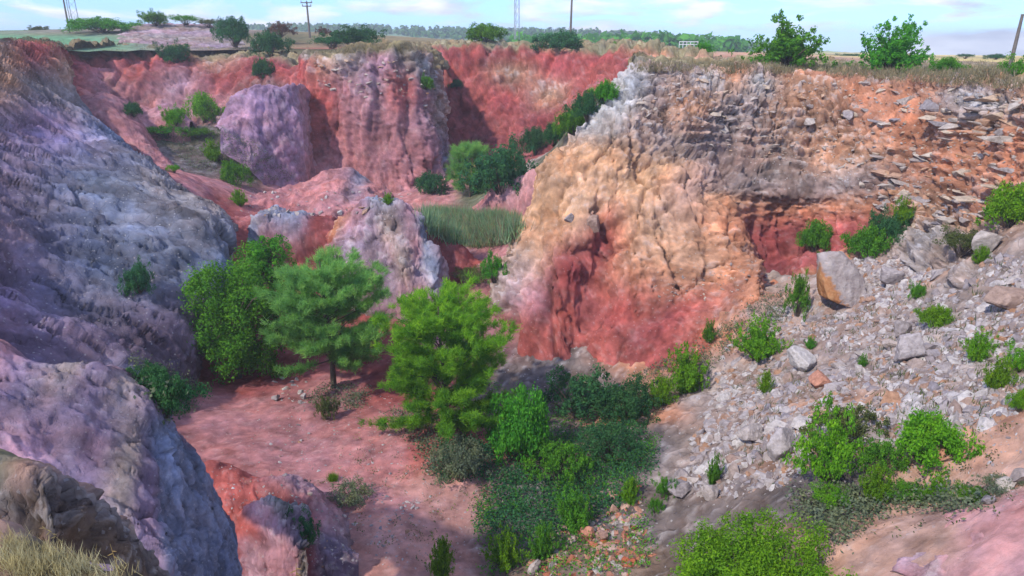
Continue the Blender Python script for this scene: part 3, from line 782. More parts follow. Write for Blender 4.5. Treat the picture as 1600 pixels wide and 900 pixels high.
def stone_arrays(me):
    v = np.zeros(len(me.vertices) * 3, np.float32); me.vertices.foreach_get('co', v)
    f = np.zeros(len(me.polygons) * 3, np.int32); me.polygons.foreach_get('vertices', f)
    return v.reshape(-1, 3), f.reshape(-1, 3)
SA = {id(m): stone_arrays(m) for m in STONES + SLABS}

def rotmats(n, rng, nor, tiltamp=0.5):
    a = rng.uniform(0, 2 * pi, n)
    out = []
    for i in range(n):
        qn = Vector(nor[i]).to_track_quat('Z', 'Y') if tiltamp < 2 else Euler((0, 0, 0)).to_quaternion()
        e = Euler((rng.normal(0, tiltamp), rng.normal(0, tiltamp), a[i]))
        out.append((qn @ e.to_quaternion()).to_matrix())
    return out

def scatter_stones(name, owner, items, mat, variants, individuals):
    """items: (loc, matrix3, size). The largest as seen become parts of their own, the rest one joined part."""
    items = sorted(items, key=lambda t: -t[2] / t[0].length)
    for k, (loc, R, s) in enumerate(items[:individuals]):
        me = variants[k % len(variants)].copy() if k < len(variants) and not variants[k % len(variants)].materials else variants[k % len(variants)]
        o = bpy.data.objects.new(name, BY_MAT.setdefault((id(variants[k % len(variants)]), mat.name), None) or mk_mat(variants[k % len(variants)], mat))
        COL.objects.link(o)
        o.parent = owner
        o.matrix_local = Matrix.Translation(loc) @ R.to_4x4() @ Matrix.Diagonal((s, s, s, 1))
    rest = items[individuals:]
    if not rest: return
    vs_, fs_, ts_, off = [], [], [], 0
    for k, (loc, R, s) in enumerate(rest):
        v, f = SA[id(variants[k % len(variants)])]
        vs_.append(v @ (np.array(R).T * s) + np.array(loc)); fs_.append(f + off); off += len(v)
        ts_.append(np.full(len(v), RNG.random()))
    o = obj('small_stones', mesh_from('small_stones', np.concatenate(vs_), np.concatenate(fs_), False, attrs={'tint': np.concatenate(ts_)}), mat, owner)
    o['kind'] = 'stuff'
BY_MAT = {}
def mk_mat(me, mat):
    c = me.copy(); c.materials.append(mat); c.name = 'stone'
    BY_MAT[(id(me), mat.name)] = c
    return c

def screen_stones(n, poly, smin, smax, rng, power=2.2, tilt=0.45, sink=0.25, only=None, keep=None):
    out = []
    for x, y in in_poly(n, poly, rng):
        loc, nor, o = hit(x, y)
        if loc is None or (only and o.name not in only): continue
        if keep and rng.random() > keep(x, y, loc): continue
        s = smin + (smax - smin) * rng.random() ** power
        R = rotmats(1, rng, [nor], tilt)[0]
        out.append((loc + nor * s * (0.62 - sink) * 0.5, R, s))
    return out

def patchy(f, lo, hi, s):
    return lambda x, y, loc: 0.15 + float(sstep(lo, hi, fbm(np.array([[loc[0], loc[1], loc[2]]]), f, 3, s))[0])

scree_poly = [(1130, 545), (1210, 480), (1300, 470), (1350, 400), (1430, 395), (1600, 400), (1600, 640), (1500, 690), (1400, 700), (1300, 690), (1230, 760), (1120, 780), (1040, 760), (1080, 690), (1110, 640)]
items = screen_stones(9500, scree_poly, 0.05, 0.28, RNG, 2.4, only=('quarry_floor',), keep=patchy(0.35, -0.35, 0.25, 401))
items += screen_stones(900, [(1340, 400), (1420, 395), (1470, 420), (1400, 480), (1320, 470)], 0.12, 0.32, RNG, 1.6, only=('quarry_floor',))
items += screen_stones(420, scree_poly, 0.22, 0.6, RNG, 2.2, only=('quarry_floor',))
items += screen_stones(260, [(1120, 600), (1230, 560), (1240, 700), (1150, 740), (1060, 760), (1080, 690)], 0.15, 0.45, RNG, 1.6, only=('quarry_floor',))
scatter_stones('stone', floor, items, M['stone'], STONES + SLABS, 300)
# loose stones on the red floor and the orange ground
items = screen_stones(300, [(420, 640), (600, 600), (700, 700), (690, 800), (600, 880), (420, 720)], 0.03, 0.13, RNG, 2.5, only=('quarry_floor', 'red_ridge'))
items += screen_stones(26, [(430, 590), (480, 595), (475, 630), (430, 635)], 0.08, 0.3, RNG, 1.5)
items += screen_stones(30, [(618, 785), (655, 780), (650, 805), (620, 810)], 0.04, 0.14, RNG, 1.5)
items += screen_stones(500, [(1250, 690), (1600, 640), (1600, 790), (1250, 800)], 0.02, 0.1, RNG, 2.5, only=('quarry_floor',))
items += screen_stones(120, [(360, 290), (650, 300), (560, 340), (380, 340)], 0.05, 0.3, RNG, 3.0)
vs_items = items
# orange and pale stones low in the middle of the picture
items = screen_stones(330, [(860, 830), (930, 800), (1000, 810), (1030, 860), (980, 900), (820, 900)], 0.05, 0.3, RNG, 1.8, only=('quarry_floor',))
items += screen_stones(60, [(900, 770), (1000, 760), (1010, 820), (910, 830)], 0.08, 0.3, RNG, 1.8, only=('quarry_floor',))
rubble = tag(obj('rubble', None), None)
bpy.data.objects.remove(rubble)
def joined_stones(name, items, mat, parent):
    vs_, fs_, ts_, off = [], [], [], 0
    for k, (loc, R, s) in enumerate(items):
        v, f = SA[id((STONES + SLABS)[k % 22])]
        vs_.append(v @ (np.array(R).T * s) + np.array(loc)); fs_.append(f + off); off += len(v)
        ts_.append(np.full(len(v), RNG.random()))
    o = obj(name, mesh_from(name, np.concatenate(vs_), np.concatenate(fs_), False, attrs={'tint': np.concatenate(ts_)}), mat, parent)
    o['kind'] = 'stuff'
    return o
vs_items += screen_stones(1800, [(330, 660), (500, 600), (760, 640), (800, 780), (760, 890), (330, 890)], 0.015, 0.07, RNG, 2.5, only=('quarry_floor', 'red_ridge'))
joined_stones('floor_stones', vs_items, M['stone'], floor)
joined_stones('red_rubble', items, M['red_stone'], floor)

# blocks bedded in the top of the right-hand cliff
rc = TERRAIN['right_cliff'][3]
items = []
def bed(n, poly, smin, smax, power=1.6):
    out = []
    for x, y in in_poly(n, poly, RNG):
        loc, nor, o = hit(x, y)
        if loc is None or o.name != 'right_cliff': continue
        s = smin + (smax - smin) * RNG.random() ** power
        e = Euler((RNG.normal(0, 0.16), RNG.normal(0.1, 0.16), RNG.uniform(0, 2 * pi)))
        out.append((loc - nor * s * RNG.uniform(0.45, 0.75), e.to_matrix(), s))
    return out
items += bed(130, [(1000, 112), (1340, 118), (1340, 280), (1150, 235), (990, 190)], 0.18, 0.6)
items += bed(110, [(1340, 125), (1600, 140), (1600, 330), (1430, 330), (1330, 300)], 0.2, 0.8)
items += bed(60, [(1340, 300), (1440, 290), (1560, 330), (1430, 370)], 0.25, 0.75)
items += bed(1500, [(1000, 112), (1600, 138), (1600, 330), (1430, 340), (1330, 300), (1150, 240), (990, 195)], 0.08, 0.22)
items += bed(160, [(1110, 430), (1185, 390), (1185, 430), (1120, 470), (1000, 470), (1060, 400)], 0.06, 0.2)
for x, y in in_poly(45, [(1340, 135), (1600, 145), (1600, 310), (1450, 330), (1340, 290)], RNG):
    loc, nor, o = hit(x, y)
    if loc is None or o.name != 'right_cliff': continue
    s_ = RNG.uniform(0.5, 1.0)
    R_ = Euler((RNG.normal(0, 0.08), RNG.normal(0.12, 0.08), math.atan2(nor.x, -nor.y) + RNG.normal(0, 0.25))).to_matrix()
    items.append((loc - nor * s_ * 0.7, R_ @ Matrix.Diagonal((1.7, 0.9, 0.7)), s_))
scatter_stones('stone', rc, items, M['strata_stone'], SLABS + STONES[:6], 300)
# pale blocks in the top of the red block
rb = TERRAIN['red_block'][3]
items = []
for x, y in in_poly(90, [(490, 92), (640, 85), (690, 125), (690, 190), (610, 165), (500, 140)], RNG):
    loc, nor, o = hit(x, y)
    if loc is None or o.name != 'red_block': continue
    s = 0.15 + 0.45 * RNG.random() ** 2
    items.append((loc - nor * s * 0.45, Euler((RNG.normal(0, .2), RNG.normal(0, .2), RNG.uniform(0, 6.28))).to_matrix(), s))
scatter_stones('stone', rb, items, M['strata_stone'], SLABS, 40)

# ------------------------------------------------------------------ vegetation
def leaf_quads(c, nrm, L, Wd, rng, tint, bend=None):
    n = len(c)
    r = rng.normal(size=(n, 3))
    t = np.cross(nrm, r); t /= np.linalg.norm(t, axis=1, keepdims=True) + 1e-9
    b = np.cross(nrm, t); b /= np.linalg.norm(b, axis=1, keepdims=True) + 1e-9
    L = np.broadcast_to(L, (n,))[:, None]; Wd = np.broadcast_to(Wd, (n,))[:, None]
    V = np.stack([c - t * L / 2, c + b * Wd / 2, c + t * L / 2, c - b * Wd / 2], 1).reshape(-1, 3)
    return V, np.arange(4 * n).reshape(n, 4), np.repeat(tint, 4)

def needles(c, d, L, Wd, rng, tint):
    """thin blades from c along d"""
    n = len(c)
    d = d / (np.linalg.norm(d, axis=1, keepdims=True) + 1e-9)
    s = np.cross(d, rng.normal(size=(n, 3))); s /= np.linalg.norm(s, axis=1, keepdims=True) + 1e-9
    L = np.broadcast_to(L, (n,))[:, None]; Wd = np.broadcast_to(Wd, (n,))[:, None]
    V = np.stack([c - s * Wd / 2, c + d * L * 0.6 - s * Wd * 0.4, c + d * L, c + s * Wd / 2], 1).reshape(-1, 3)
    return V, np.arange(4 * n).reshape(n, 4), np.repeat(tint, 4)

def tube(path, rad, sides=5):
    path = np.asarray(path, float); n = len(path)
    rad = np.broadcast_to(rad, (n,))
    d = np.gradient(path, axis=0); d /= np.linalg.norm(d, axis=1, keepdims=True) + 1e-9
    up = np.array([0.31, 0.2, 0.93]); up2 = np.array([1.0, 0.1, 0.0])
    a = np.cross(d, np.where(np.abs(d @ up)[:, None] > 0.93, up2, up)); a /= np.linalg.norm(a, axis=1, keepdims=True) + 1e-9
    b = np.cross(d, a)
    th = np.arange(sides) * 2 * pi / sides
    V = (path[:, None] + rad[:, None, None] * (a[:, None] * np.cos(th)[None, :, None] + b[:, None] * np.sin(th)[None, :, None])).reshape(-1, 3)
    F_ = []
    for i in range(n - 1):
        for j in range(sides):
            k = (j + 1) % sides
            F_.append((i * sides + j, i * sides + k, (i + 1) * sides + k, (i + 1) * sides + j))
    return V, np.array(F_)

class Acc:
    def __init__(s): s.v, s.f, s.t, s.n = [], [], [], 0
    def add(s, V, F_, t=None):
        s.v.append(V); s.f.append(F_ + s.n); s.n += len(V)
        s.t.append(np.zeros(len(V)) if t is None else t)
    def mesh(s, name, smooth=True):
        return mesh_from(name, np.concatenate(s.v), np.concatenate(s.f), smooth, attrs={'tint': np.concatenate(s.t)})

def crown_points(rng, clumps, rx, h, rough, low=-0.35, inner=0.35, shape=1.0):
    d = rng.normal(size=(clumps * 4, 3)); d /= np.linalg.norm(d, axis=1, keepdims=True)
    d = d[d[:, 2] > low][:clumps]
    r = (inner ** 3 + (1 - inner ** 3) * rng.random(len(d))) ** (1 / 3)
    r = r * (1 + rough * fbm(d * 1.7 + rng.uniform(0, 50), 1, 2, 3) * 1.6)
    c = d * r[:, None] * np.array([rx, rx, h * 0.5]) * np.array([1, 1, 1.0])
    c[:, :2] *= (1 - (shape - 1) * np.clip(c[:, 2:3] / h, -0.5, 0.5))
    c[:, 2] += h * 0.5
    return c

def leafy(acc, rng, centers, cr, per, leaf, width, mid, up=0.4, vert=1.0):
    n = len(centers)
    ct = np.clip(rng.normal(0.5, 0.22, n), 0, 1)
    crn = cr * rng.uniform(0.65, 1.35, n)
    o = rng.normal(size=(n, per, 3)) * np.array([1, 1, vert])
    o = o / (np.linalg.norm(o, axis=-1, keepdims=True) + 1e-6) * (rng.random((n, per, 1)) ** 0.45)
    p = centers[:, None] + o * crn[:, None, None]
    nr = o + 0.6 * rng.normal(size=o.shape) + np.array([0, 0, up])
    nr /= np.linalg.norm(nr, axis=-1, keepdims=True)
    t = np.clip(ct[:, None] * 0.6 + rng.normal(0.2, 0.18, (n, per)), 0, 1)
    L = leaf * rng.uniform(0.6, 1.3, n * per)
    acc.add(*leaf_quads(p.reshape(-1, 3), nr.reshape(-1, 3), L, L * width, rng, t.ravel()))

def shrub_meshes(kind, seed):
    rng = np.random.default_rng(seed)
    A, B = Acc(), Acc()
    if kind == 'round':
        c = crown_points(rng, 170, 0.84, 0.9, 0.75, low=-0.6, inner=0.25)
        leafy(A, rng, c, 0.16, 55, 0.075, 0.5, None)
    elif kind == 'loose':
        c = crown_points(rng, 95, 0.85, 0.92, 0.9, low=-0.5, inner=0.2)
        leafy(A, rng, c, 0.14, 60, 0.08, 0.5, None)
    elif kind == 'shoots':
        cs = []
        for k in range(70):
            a, e = rng.uniform(0, 2 * pi), rng.uniform(0.35, 1.5)
            L = rng.uniform(0.6, 1.08)
            dirv = np.array([cos(a) * cos(e), sin(a) * cos(e), sin(e)])
            tt = rng.uniform(0.25, 1, 7)
            cs.append(dirv * np.array([1.0, 1.0, 1.0]) * L * tt[:, None] + rng.normal(0, 0.03, (7, 3)))
        c = np.concatenate(cs); c[:, 2] = np.abs(c[:, 2])
        leafy(A, rng, c, 0.075, 16, 0.075, 0.4, None, up=0.1, vert=1.7)
    elif kind == 'sky':
        cs = []
        for k in range(64):
            a, e = rng.uniform(0, 2 * pi), rng.uniform(0.1, 1.45)
            L = rng.uniform(0.5, 1.18)
            dirv = np.array([cos(a) * cos(e) * 0.95, sin(a) * cos(e) * 0.95, sin(e)])
            tt = rng.uniform(0.3, 1, 6)
            cs.append(dirv * L * tt[:, None] + rng.normal(0, 0.05, (6, 3)))
        c = np.concatenate(cs + [crown_points(rng, 40, 0.55, 0.6, 0.4)]); c[:, 2] = np.abs(c[:, 2])
        leafy(A, rng, c, 0.07, 24, 0.062, 0.5, None, up=0.1, vert=1.4)
    elif kind == 'low':
        c = crown_points(rng, 110, 0.95, 0.9, 0.4, low=-0.1)
        leafy(A, rng, c, 0.16, 40, 0.07, 0.5, None)
    elif kind == 'tuft':
        n = 700
        a, e = rng.uniform(0, 2 * pi, n), rng.uniform(0.6, 1.5, n)
        dv = np.stack([np.cos(a) * np.cos(e), np.sin(a) * np.cos(e), np.sin(e)], -1)
        b = rng.normal(0, 0.3, (n, 3)); b[:, 2] = 0
        A.add(*needles(b, dv, rng.uniform(0.4, 1.0, n), 0.035, rng, rng.random(n)))
        c = b[:1] * 0 + 0.4
    if kind == 'big':
        c = crown_points(rng, 480, 0.86, 0.92, 0.55, inner=0.45)
        leafy(A, rng, c, 0.115, 140, 0.033, 0.42, None, vert=1.3)
    pick = c[rng.permutation(len(c))[:34 if kind == 'big' else 22]]
    for p in pick:
        q = np.array([rng.normal(0, 0.05), rng.normal(0, 0.05), -0.08])
        m_ = q * 0.45 + p * 0.55 + rng.normal(0, 0.05, 3) + np.array([0, 0, 0.07])
        B.add(*tube([q, m_, p], [0.022, 0.014, 0.004], 4))
    return A.mesh('crown'), B.mesh('stems')

PROTO = {}
for kind, seeds in (('round', (1, 2, 3)), ('loose', (4, 5, 6)), ('shoots', (7, 8, 9)), ('sky', (10, 11)), ('low', (12, 13)), ('tuft', (14,)), ('big', (15,))):
    PROTO[kind] = [shrub_meshes(kind, s_) for s_ in seeds]
PCOUNT = {}
CAMD = Vector((0, CP, -SP))

def place(px, py, D=None):
    if D is not None:
        return Vector(at(px, py, D))
    loc, nor, o = hit(px, py)
    return loc if loc is not None else Vector(at(px, py, 60))

def with_mat(me, mat):
    key = (me.name, mat.name)
    if key not in BY_MAT:
        BY_MAT[key] = me
        if len(me.materials) == 0: me.materials.append(mat)
    return BY_MAT[key]

def shrub(px, py, w, h, kind, mat, label, name='shrub', group=None, D=None, cat='shrub', depth=1.0):
    loc = place(px, py, D)
    dist = loc.dot(CAMD)
    wm, hm = w * dist / F, max(0.05, at(px, py - h, loc.y)[2] - loc.z)
    k = PCOUNT.get(kind, 0); PCOUNT[kind] = k + 1
    cm, sm = PROTO[kind][k % len(PROTO[kind])]
    root = obj(name, None, loc=loc - Vector((0, 0, 0.03 * hm)))
    root.rotation_euler = (0, 0, 0 if kind == 'big' else random.uniform(0, 6.28))
    tag(root, label, cat, group)
    for nm, me, mt in (('crown', cm, M[mat]), ('stems', sm, M['bark'])):
        o = bpy.data.objects.new(nm, with_mat(me, mt)); COL.objects.link(o)
        o.material_slots[0].link = 'OBJECT'; o.material_slots[0].material = mt
        o.parent = root
        o.scale = (wm / 1.8, wm / 1.8 * depth, hm)
    return root

SH = [
 # far rim, left to right
 (160, 49, 88, 25, 'round', 'mid', 'wide dark bush on the far rim beside the leaning pole', 118),
 (243, 38, 40, 22, 'round', 'mid', 'bush at the left end of the row above the terraced bank', 126),
 (290, 38, 44, 17, 'low', 'mid', 'bush in the middle of the row above the terraced bank', 126),
 (328, 42, 40, 14, 'low', 'olive', 'olive bush at the right end of the row above the terraced bank', 126),
 (369, 69, 52, 45, 'round', 'dark', 'big round dark bush at the right end of the terraced bank', 103),
 (424, 83, 54, 40, 'round', 'dark', 'dark bush just below the rim, right of the terraced bank', 98),
 (438, 56, 40, 22, 'loose', 'brown', 'reddish bush behind the dark one on the far rim', 112),
 (506, 56, 20, 15, 'loose', 'brown', 'small reddish bush right of the short utility pole', 110),
 (520, 74, 62, 20, 'low', 'dark', 'low dark bush on the rim left of the red block top', 95),
 (553, 70, 82, 30, 'round', 'dark', 'broad dark bush on the rim just above the red block', 98),
 (757, 66, 62, 31, 'round', 'mid', 'rounded green tree standing alone on the far rim', 97),
 (878, 80, 68, 36, 'round', 'dark', 'dark bush overhanging the red cliff under the tall pole', 93),
 (972, 78, 28, 14, 'low', 'mid', 'small green bush on the red cliff edge', 88),
 (1100, 85, 24, 22, 'round', 'mid', 'small round bush on the bare orange ground', 78),
 (1228, 99, 138, 80, 'sky', 'mid', 'large leafy tree on the cliff top, denser of the two', 55),
 (1388, 110, 134, 86, 'sky', 'mid', 'airy tree on the cliff top with sky showing through', 50),
 (1476, 114, 42, 26, 'round', 'mid', 'small round bush right of the airy cliff-top tree', 47),
 (1594, 130, 58, 46, 'loose', 'mid', 'bush at the right edge beside the leaning wooden pole', 40),
 (1508, 91, 24, 8, 'low', 'dark', 'tiny dark bush far off on the yellow field', 150),
 (1325, 90, 40, 7, 'low', 'dark', 'thin far hedge left of the airy cliff-top tree', 170),
 (1440, 90, 30, 6, 'low', 'mid', 'tiny far hedge right of the airy cliff-top tree', 160),
 (1556, 92, 26, 9, 'round', 'dark', 'tiny far bush left of the leaning wooden pole', 120),
 (60, 52, 34, 12, 'loose', 'olive', 'faint leafless shrub left of the leaning utility pole', 130),
 # on and under the far cliffs
 (275, 98, 42, 34, 'round', 'dark', 'dark bush hanging on the distant cliff below the terraces', None),
 (412, 122, 34, 32, 'round', 'dark', 'dark bush on the cliff face left of the red block', None),
 (207, 181, 34, 24, 'round', 'dark', 'dark bush in the hollow beside the small pink mound', None),
 (274, 196, 30, 32, 'round', 'bright', 'bright round bush on the small pink mound', None),
 (319, 192, 46, 50, 'round', 'bright', 'tallest bright bush beside the lilac mound', None),
 (334, 252, 36, 38, 'shoots', 'bright', 'bright bush in the middle of the scrubby slope', None),
 (366, 288, 42, 42, 'round', 'mid', 'green bush at the foot of the scrubby slope', None),
 (272, 270, 22, 14, 'low', 'bright', 'small yellow green bush at the edge of the left slope', None),
 (262, 214, 60, 22, 'low', 'mid', 'low green bush spreading on the left of the scrubby slope', None),
 (308, 216, 50, 18, 'low', 'mid', 'low green bush spreading on the right of the scrubby slope', None),
 (375, 321, 34, 28, 'shoots', 'bright', 'yellow green tuft alone on the smooth red mound', None),
 (666, 140, 26, 24, 'round', 'mid', 'green bush clinging to the top corner of the red block', None),
 (714, 139, 20, 16, 'round', 'dark', 'tiny dark bush on the back cliff right of the red block', None),
 (672, 302, 46, 38, 'round', 'dark', 'dark bush at the foot of the red block', None),
 (782, 298, 90, 78, 'round', 'dark', 'large dark bush behind the lone pine', None),
 (838, 240, 46, 44, 'round', 'dark', 'dark bush at the bottom of the slope behind the yellow cliff', None),
 (868, 226, 44, 40, 'round', 'dark', 'second dark bush up the slope behind the yellow cliff', None),
 (893, 210, 48, 48, 'round', 'mid', 'green bush half way up the slope behind the yellow cliff', None),
 (918, 186, 44, 46, 'round', 'dark', 'dark bush in the upper part of the slope behind the yellow cliff', None),
 (944, 160, 40, 40, 'round', 'mid', 'topmost bush on the slope behind the yellow cliff', None),
 (607, 319, 22, 20, 'shoots', 'bright', 'yellow green tuft growing on top of the rock butte', None),
 (772, 442, 36, 50, 'loose', 'mid', 'green bush against the left foot of the yellow cliff', None),
 (740, 440, 60, 24, 'low', 'olive', 'low olive bush on the flat left of the yellow cliff', None),
 # left side
 (218, 458, 40, 50, 'round', 'dark', 'dark bush growing alone on the left rock slope', None),
 (258, 645, 76, 66, 'round', 'dark', 'dark bush in the shaded hollow behind the grey mound', None),
 (232, 606, 60, 40, 'low', 'dark', 'low dark bush at the foot of the left rock slope', None),
 (480, 855, 40, 50, 'loose', 'dark', 'dark green bush tucked beside the grey rock hump', None),
 (478, 260, 1, 1, 'low', 'mid', None, None),
 # valley bottom
 (815, 716, 96, 122, 'round', 'mid', 'tall green bush just right of the young yellow green pine', None),
 (905, 652, 120, 66, 'loose', 'dark', 'wide dark bush at the foot of the red cliff', None),
 (978, 652, 84, 56, 'round', 'dark', 'dark bush right of the wide one at the cliff foot', None),
 (872, 748, 84, 62, 'loose', 'mid', 'dark bush in the middle of the valley thicket', None),
 (955, 716, 104, 50, 'low', 'dark', 'spreading dark bush on the right of the valley thicket', None),
 (720, 748, 90, 60, 'low', 'grey_scrub', 'grey scrubby bush in the shade below the young pine', None),
 (895, 826, 84, 66, 'shoots', 'mid', 'deep green bush above the orange stones', None),
 (985, 786, 42, 44, 'shoots', 'bright', 'small bright bush among the grey stones', None),
 (1035, 778, 28, 34, 'loose', 'mid', 'thin green bush right of the small bright one', None),
 (1024, 800, 24, 24, 'loose', 'mid', 'tiny green bush between two grey boulders', None),
 (790, 886, 74, 62, 'shoots', 'bright', 'bright bush at the left end of the orange stones', None),
 (848, 872, 62, 60, 'shoots', 'mid', 'green bush between the bright bush and the orange stones', None),
 (692, 905, 56, 72, 'shoots', 'bright', 'bright upright bush at the bottom edge on the pink path', None),
 (552, 786, 66, 34, 'low', 'grey_scrub', 'flat grey green bush on the red floor', None),
 (520, 750, 20, 14, 'tuft', 'bright', 'pale green tuft beside the flat grey bush', None),
 (512, 656, 26, 40, 'loose', 'olive', 'thin olive sapling in the shade below the feathery pine', None),
 (1160, 1000, 300, 165, 'big', 'bright', 'huge bright green bush at the bottom of the picture', None),
 # scree slope
 (1184, 560, 90, 72, 'shoots', 'bright', 'bright bush at the top left of the stony slope', None),
 (1072, 612, 92, 76, 'shoots', 'bright', 'tall bright bush in the hollow at the left of the stony slope', None),
 (1030, 634, 60, 52, 'shoots', 'bright', 'smaller bright bush touching the left of the tall one', None),
 (1107, 534, 28, 38, 'shoots', 'mid', 'small green bush on the orange bank under the cliff', None),
 (1272, 394, 48, 52, 'round', 'mid', 'green bush above and left of the great boulder', None),
 (1352, 402, 58, 58, 'round', 'mid', 'green bush right behind the great boulder', None),
 (1382, 378, 50, 50, 'round', 'dark', 'dark green bush under the rocky cliff', None),
 (1408, 352, 44, 48, 'shoots', 'bright', 'bright bush growing under the orange ledges', None),
 (1576, 356, 90, 72, 'round', 'bright', 'large bright bush at the right edge under the cliff', None),
 (1500, 398, 66, 44, 'low', 'olive', 'dull olive bush on the pale scree below the cliff', None),
 (1530, 412, 32, 32, 'shoots', 'bright', 'small yellow green bush beside the tilted slab', None),
 (1458, 510, 46, 38, 'round', 'bright', 'round bright bush alone on the open scree', None),
 (1432, 468, 22, 28, 'round', 'mid', 'tiny green bush above the round bright one on the scree', None),
 (1526, 564, 58, 54, 'shoots', 'bright', 'bright bush on the right part of the scree', None),
 (1556, 608, 56, 56, 'shoots', 'bright', 'yellow green bush below and right of the bright one on the scree', None),
 (1590, 580, 40, 36, 'loose', 'bright', 'loose bright bush at the right edge of the scree', None),
 (1594, 644, 32, 36, 'round', 'bright', 'bright bush at the right edge above the orange soil', None),
 (1196, 614, 34, 38, 'shoots', 'bright', 'small bright bush below the top left bush of the scree', None),
 (1265, 545, 22, 22, 'shoots', 'mid', 'tiny green bush below the great boulder', None),
 (1346, 574, 20, 24, 'shoots', 'mid', 'tiny green bush in the middle of the scree', None),
 (1246, 494, 34, 70, 'loose', 'mid', 'thin green bush just left of the great boulder', None),
 (1318, 690, 90, 58, 'loose', 'olive', 'hazy olive bush at the back of the lower right thicket', None),
 (1288, 752, 92, 96, 'loose', 'bright', 'big green bush at the left of the lower right thicket', None),
 (1448, 718, 104, 80, 'round', 'bright', 'broad round bush at the right of the lower right thicket', None),
 (1374, 738, 62, 56, 'loose', 'mid', 'green bush in the middle of the lower right thicket', None),
 (1366, 782, 62, 60, 'shoots', 'bright', 'brightest bush at the front of the lower right thicket', None),
 (1410, 782, 54, 32, 'low', 'mid', 'low green bush at the front right of the thicket', None),
 (1462, 784, 48, 44, 'shoots', 'bright', 'upright bright bush on the orange bank below the thicket', None),
 (1512, 786, 46, 26, 'low', 'mid', 'low bush at the right end of the orange bank', None),
 (1300, 786, 60, 26, 'low', 'bright', 'low yellow green bush below the big green one', None),
 (1114, 756, 34, 50, 'shoots', 'mid', 'narrow green bush among the lower grey stones', None),
 (1560, 770, 60, 24, 'low', 'grey_scrub', 'grey green bush on the orange soil near the pink rock', None),
]
for (x, y, w, h, kind, mat, label, D) in SH:
    if label: shrub(x, y, w, h, kind, mat, label, D=D, depth=0.75 if kind == 'big' else 1.0)

# ---- trees with trunks
def pine(px, py, hpx, wpx, label, seed, mat, whorls=24, base=0.1, prof=None, per=46, D=None, droop=0.1, tuftL=0.3, lean=0.0, up0=0.2):
    rng = np.random.default_rng(seed)
    loc = place(px, py, D); dist = loc.dot(CAMD)
    h, wr = at(px, py - hpx, loc.y)[2] - loc.z, wpx * dist / F / 2
    A, B, T = Acc(), Acc(), Acc()
    tz = np.linspace(-0.02, 0.93, 12)
    tp = np.stack([lean * tz * h + 0.10 * np.sin(tz * 5) * 0.6, 0.08 * np.cos(tz * 4), tz * h], -1)
    T.add(*tube(tp, np.interp(tz, [0, 1], [0.022 * h, 0.003 * h]), 8))
    for z in np.linspace(base, 0.9, whorls):
        for k in range(rng.integers(4, 7)):
            a = rng.uniform(0, 2 * pi)
            L = wr * prof(z) * rng.uniform(0.55, 1.1)
            zz = z + rng.normal(0, 0.012)
            s0 = np.array([np.interp(zz, tz, tp[:, 0]), np.interp(zz, tz, tp[:, 1]), zz * h])
            t = np.linspace(0, 1, 6)
            el = up0 + 0.55 * z + rng.normal(0, 0.12)
            path = s0 + np.stack([np.cos(a) * L * t, np.sin(a) * L * t, L * (np.tan(el) * t - droop * t ** 2 * 1.5 + 0.18 * t ** 3)], -1)
            zc = path[:, 2]; path[:, 2] = np.where(zc > 0.72 * h, 0.72 * h + (zc - 0.72 * h) * 0.55, zc)
            B.add(*tube(path, np.linspace(0.006 * h * (1.15 - z), 0.004, 6), 4))
            n = max(4, int(L / 0.15))
            tt = rng.uniform(0.3, 1.03, n)
            c = np.stack([np.interp(tt, t, path[:, i]) for i in range(3)], -1) + rng.normal(0, 0.11, (n, 3)) * np.array([1.3, 1.3, 0.8])
            dv = np.array([np.cos(a), np.sin(a), 0.55])
            cc_ = np.repeat(c, per, 0) + rng.normal(0, 0.08, (n * per, 3))
            dd = dv * 0.55 + rng.normal(0, 0.62, (n * per, 3)) + np.array([0, 0, 0.35])
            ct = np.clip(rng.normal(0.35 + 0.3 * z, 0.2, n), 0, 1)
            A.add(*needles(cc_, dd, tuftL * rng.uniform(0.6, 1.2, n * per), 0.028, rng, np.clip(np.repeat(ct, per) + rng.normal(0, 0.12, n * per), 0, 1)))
    root = tag(obj('pine_tree', None, loc=loc), label, 'pine tree')
    obj('trunk', T.mesh('trunk'), M['bark'], root)
    obj('branches', B.mesh('branches'), M['bark'], root)
    obj('crown', A.mesh('crown', False), M[mat], root)
    return root

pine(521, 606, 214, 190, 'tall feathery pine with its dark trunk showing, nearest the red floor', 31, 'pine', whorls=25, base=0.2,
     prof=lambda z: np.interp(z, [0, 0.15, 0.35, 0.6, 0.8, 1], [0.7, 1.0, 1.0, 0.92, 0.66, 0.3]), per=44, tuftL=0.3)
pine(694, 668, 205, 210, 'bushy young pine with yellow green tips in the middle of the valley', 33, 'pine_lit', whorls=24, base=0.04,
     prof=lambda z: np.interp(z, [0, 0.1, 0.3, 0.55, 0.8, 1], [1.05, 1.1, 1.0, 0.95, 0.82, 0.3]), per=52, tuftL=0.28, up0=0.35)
pine(734, 308, 92, 66, 'lone pine on the far red flat below the back cliff', 35, 'pine', whorls=14, base=0.1,
     prof=lambda z: np.interp(z, [0, 0.2, 0.5, 0.8, 1], [0.9, 1.0, 0.95, 0.7, 0.2]), per=26, tuftL=0.55)

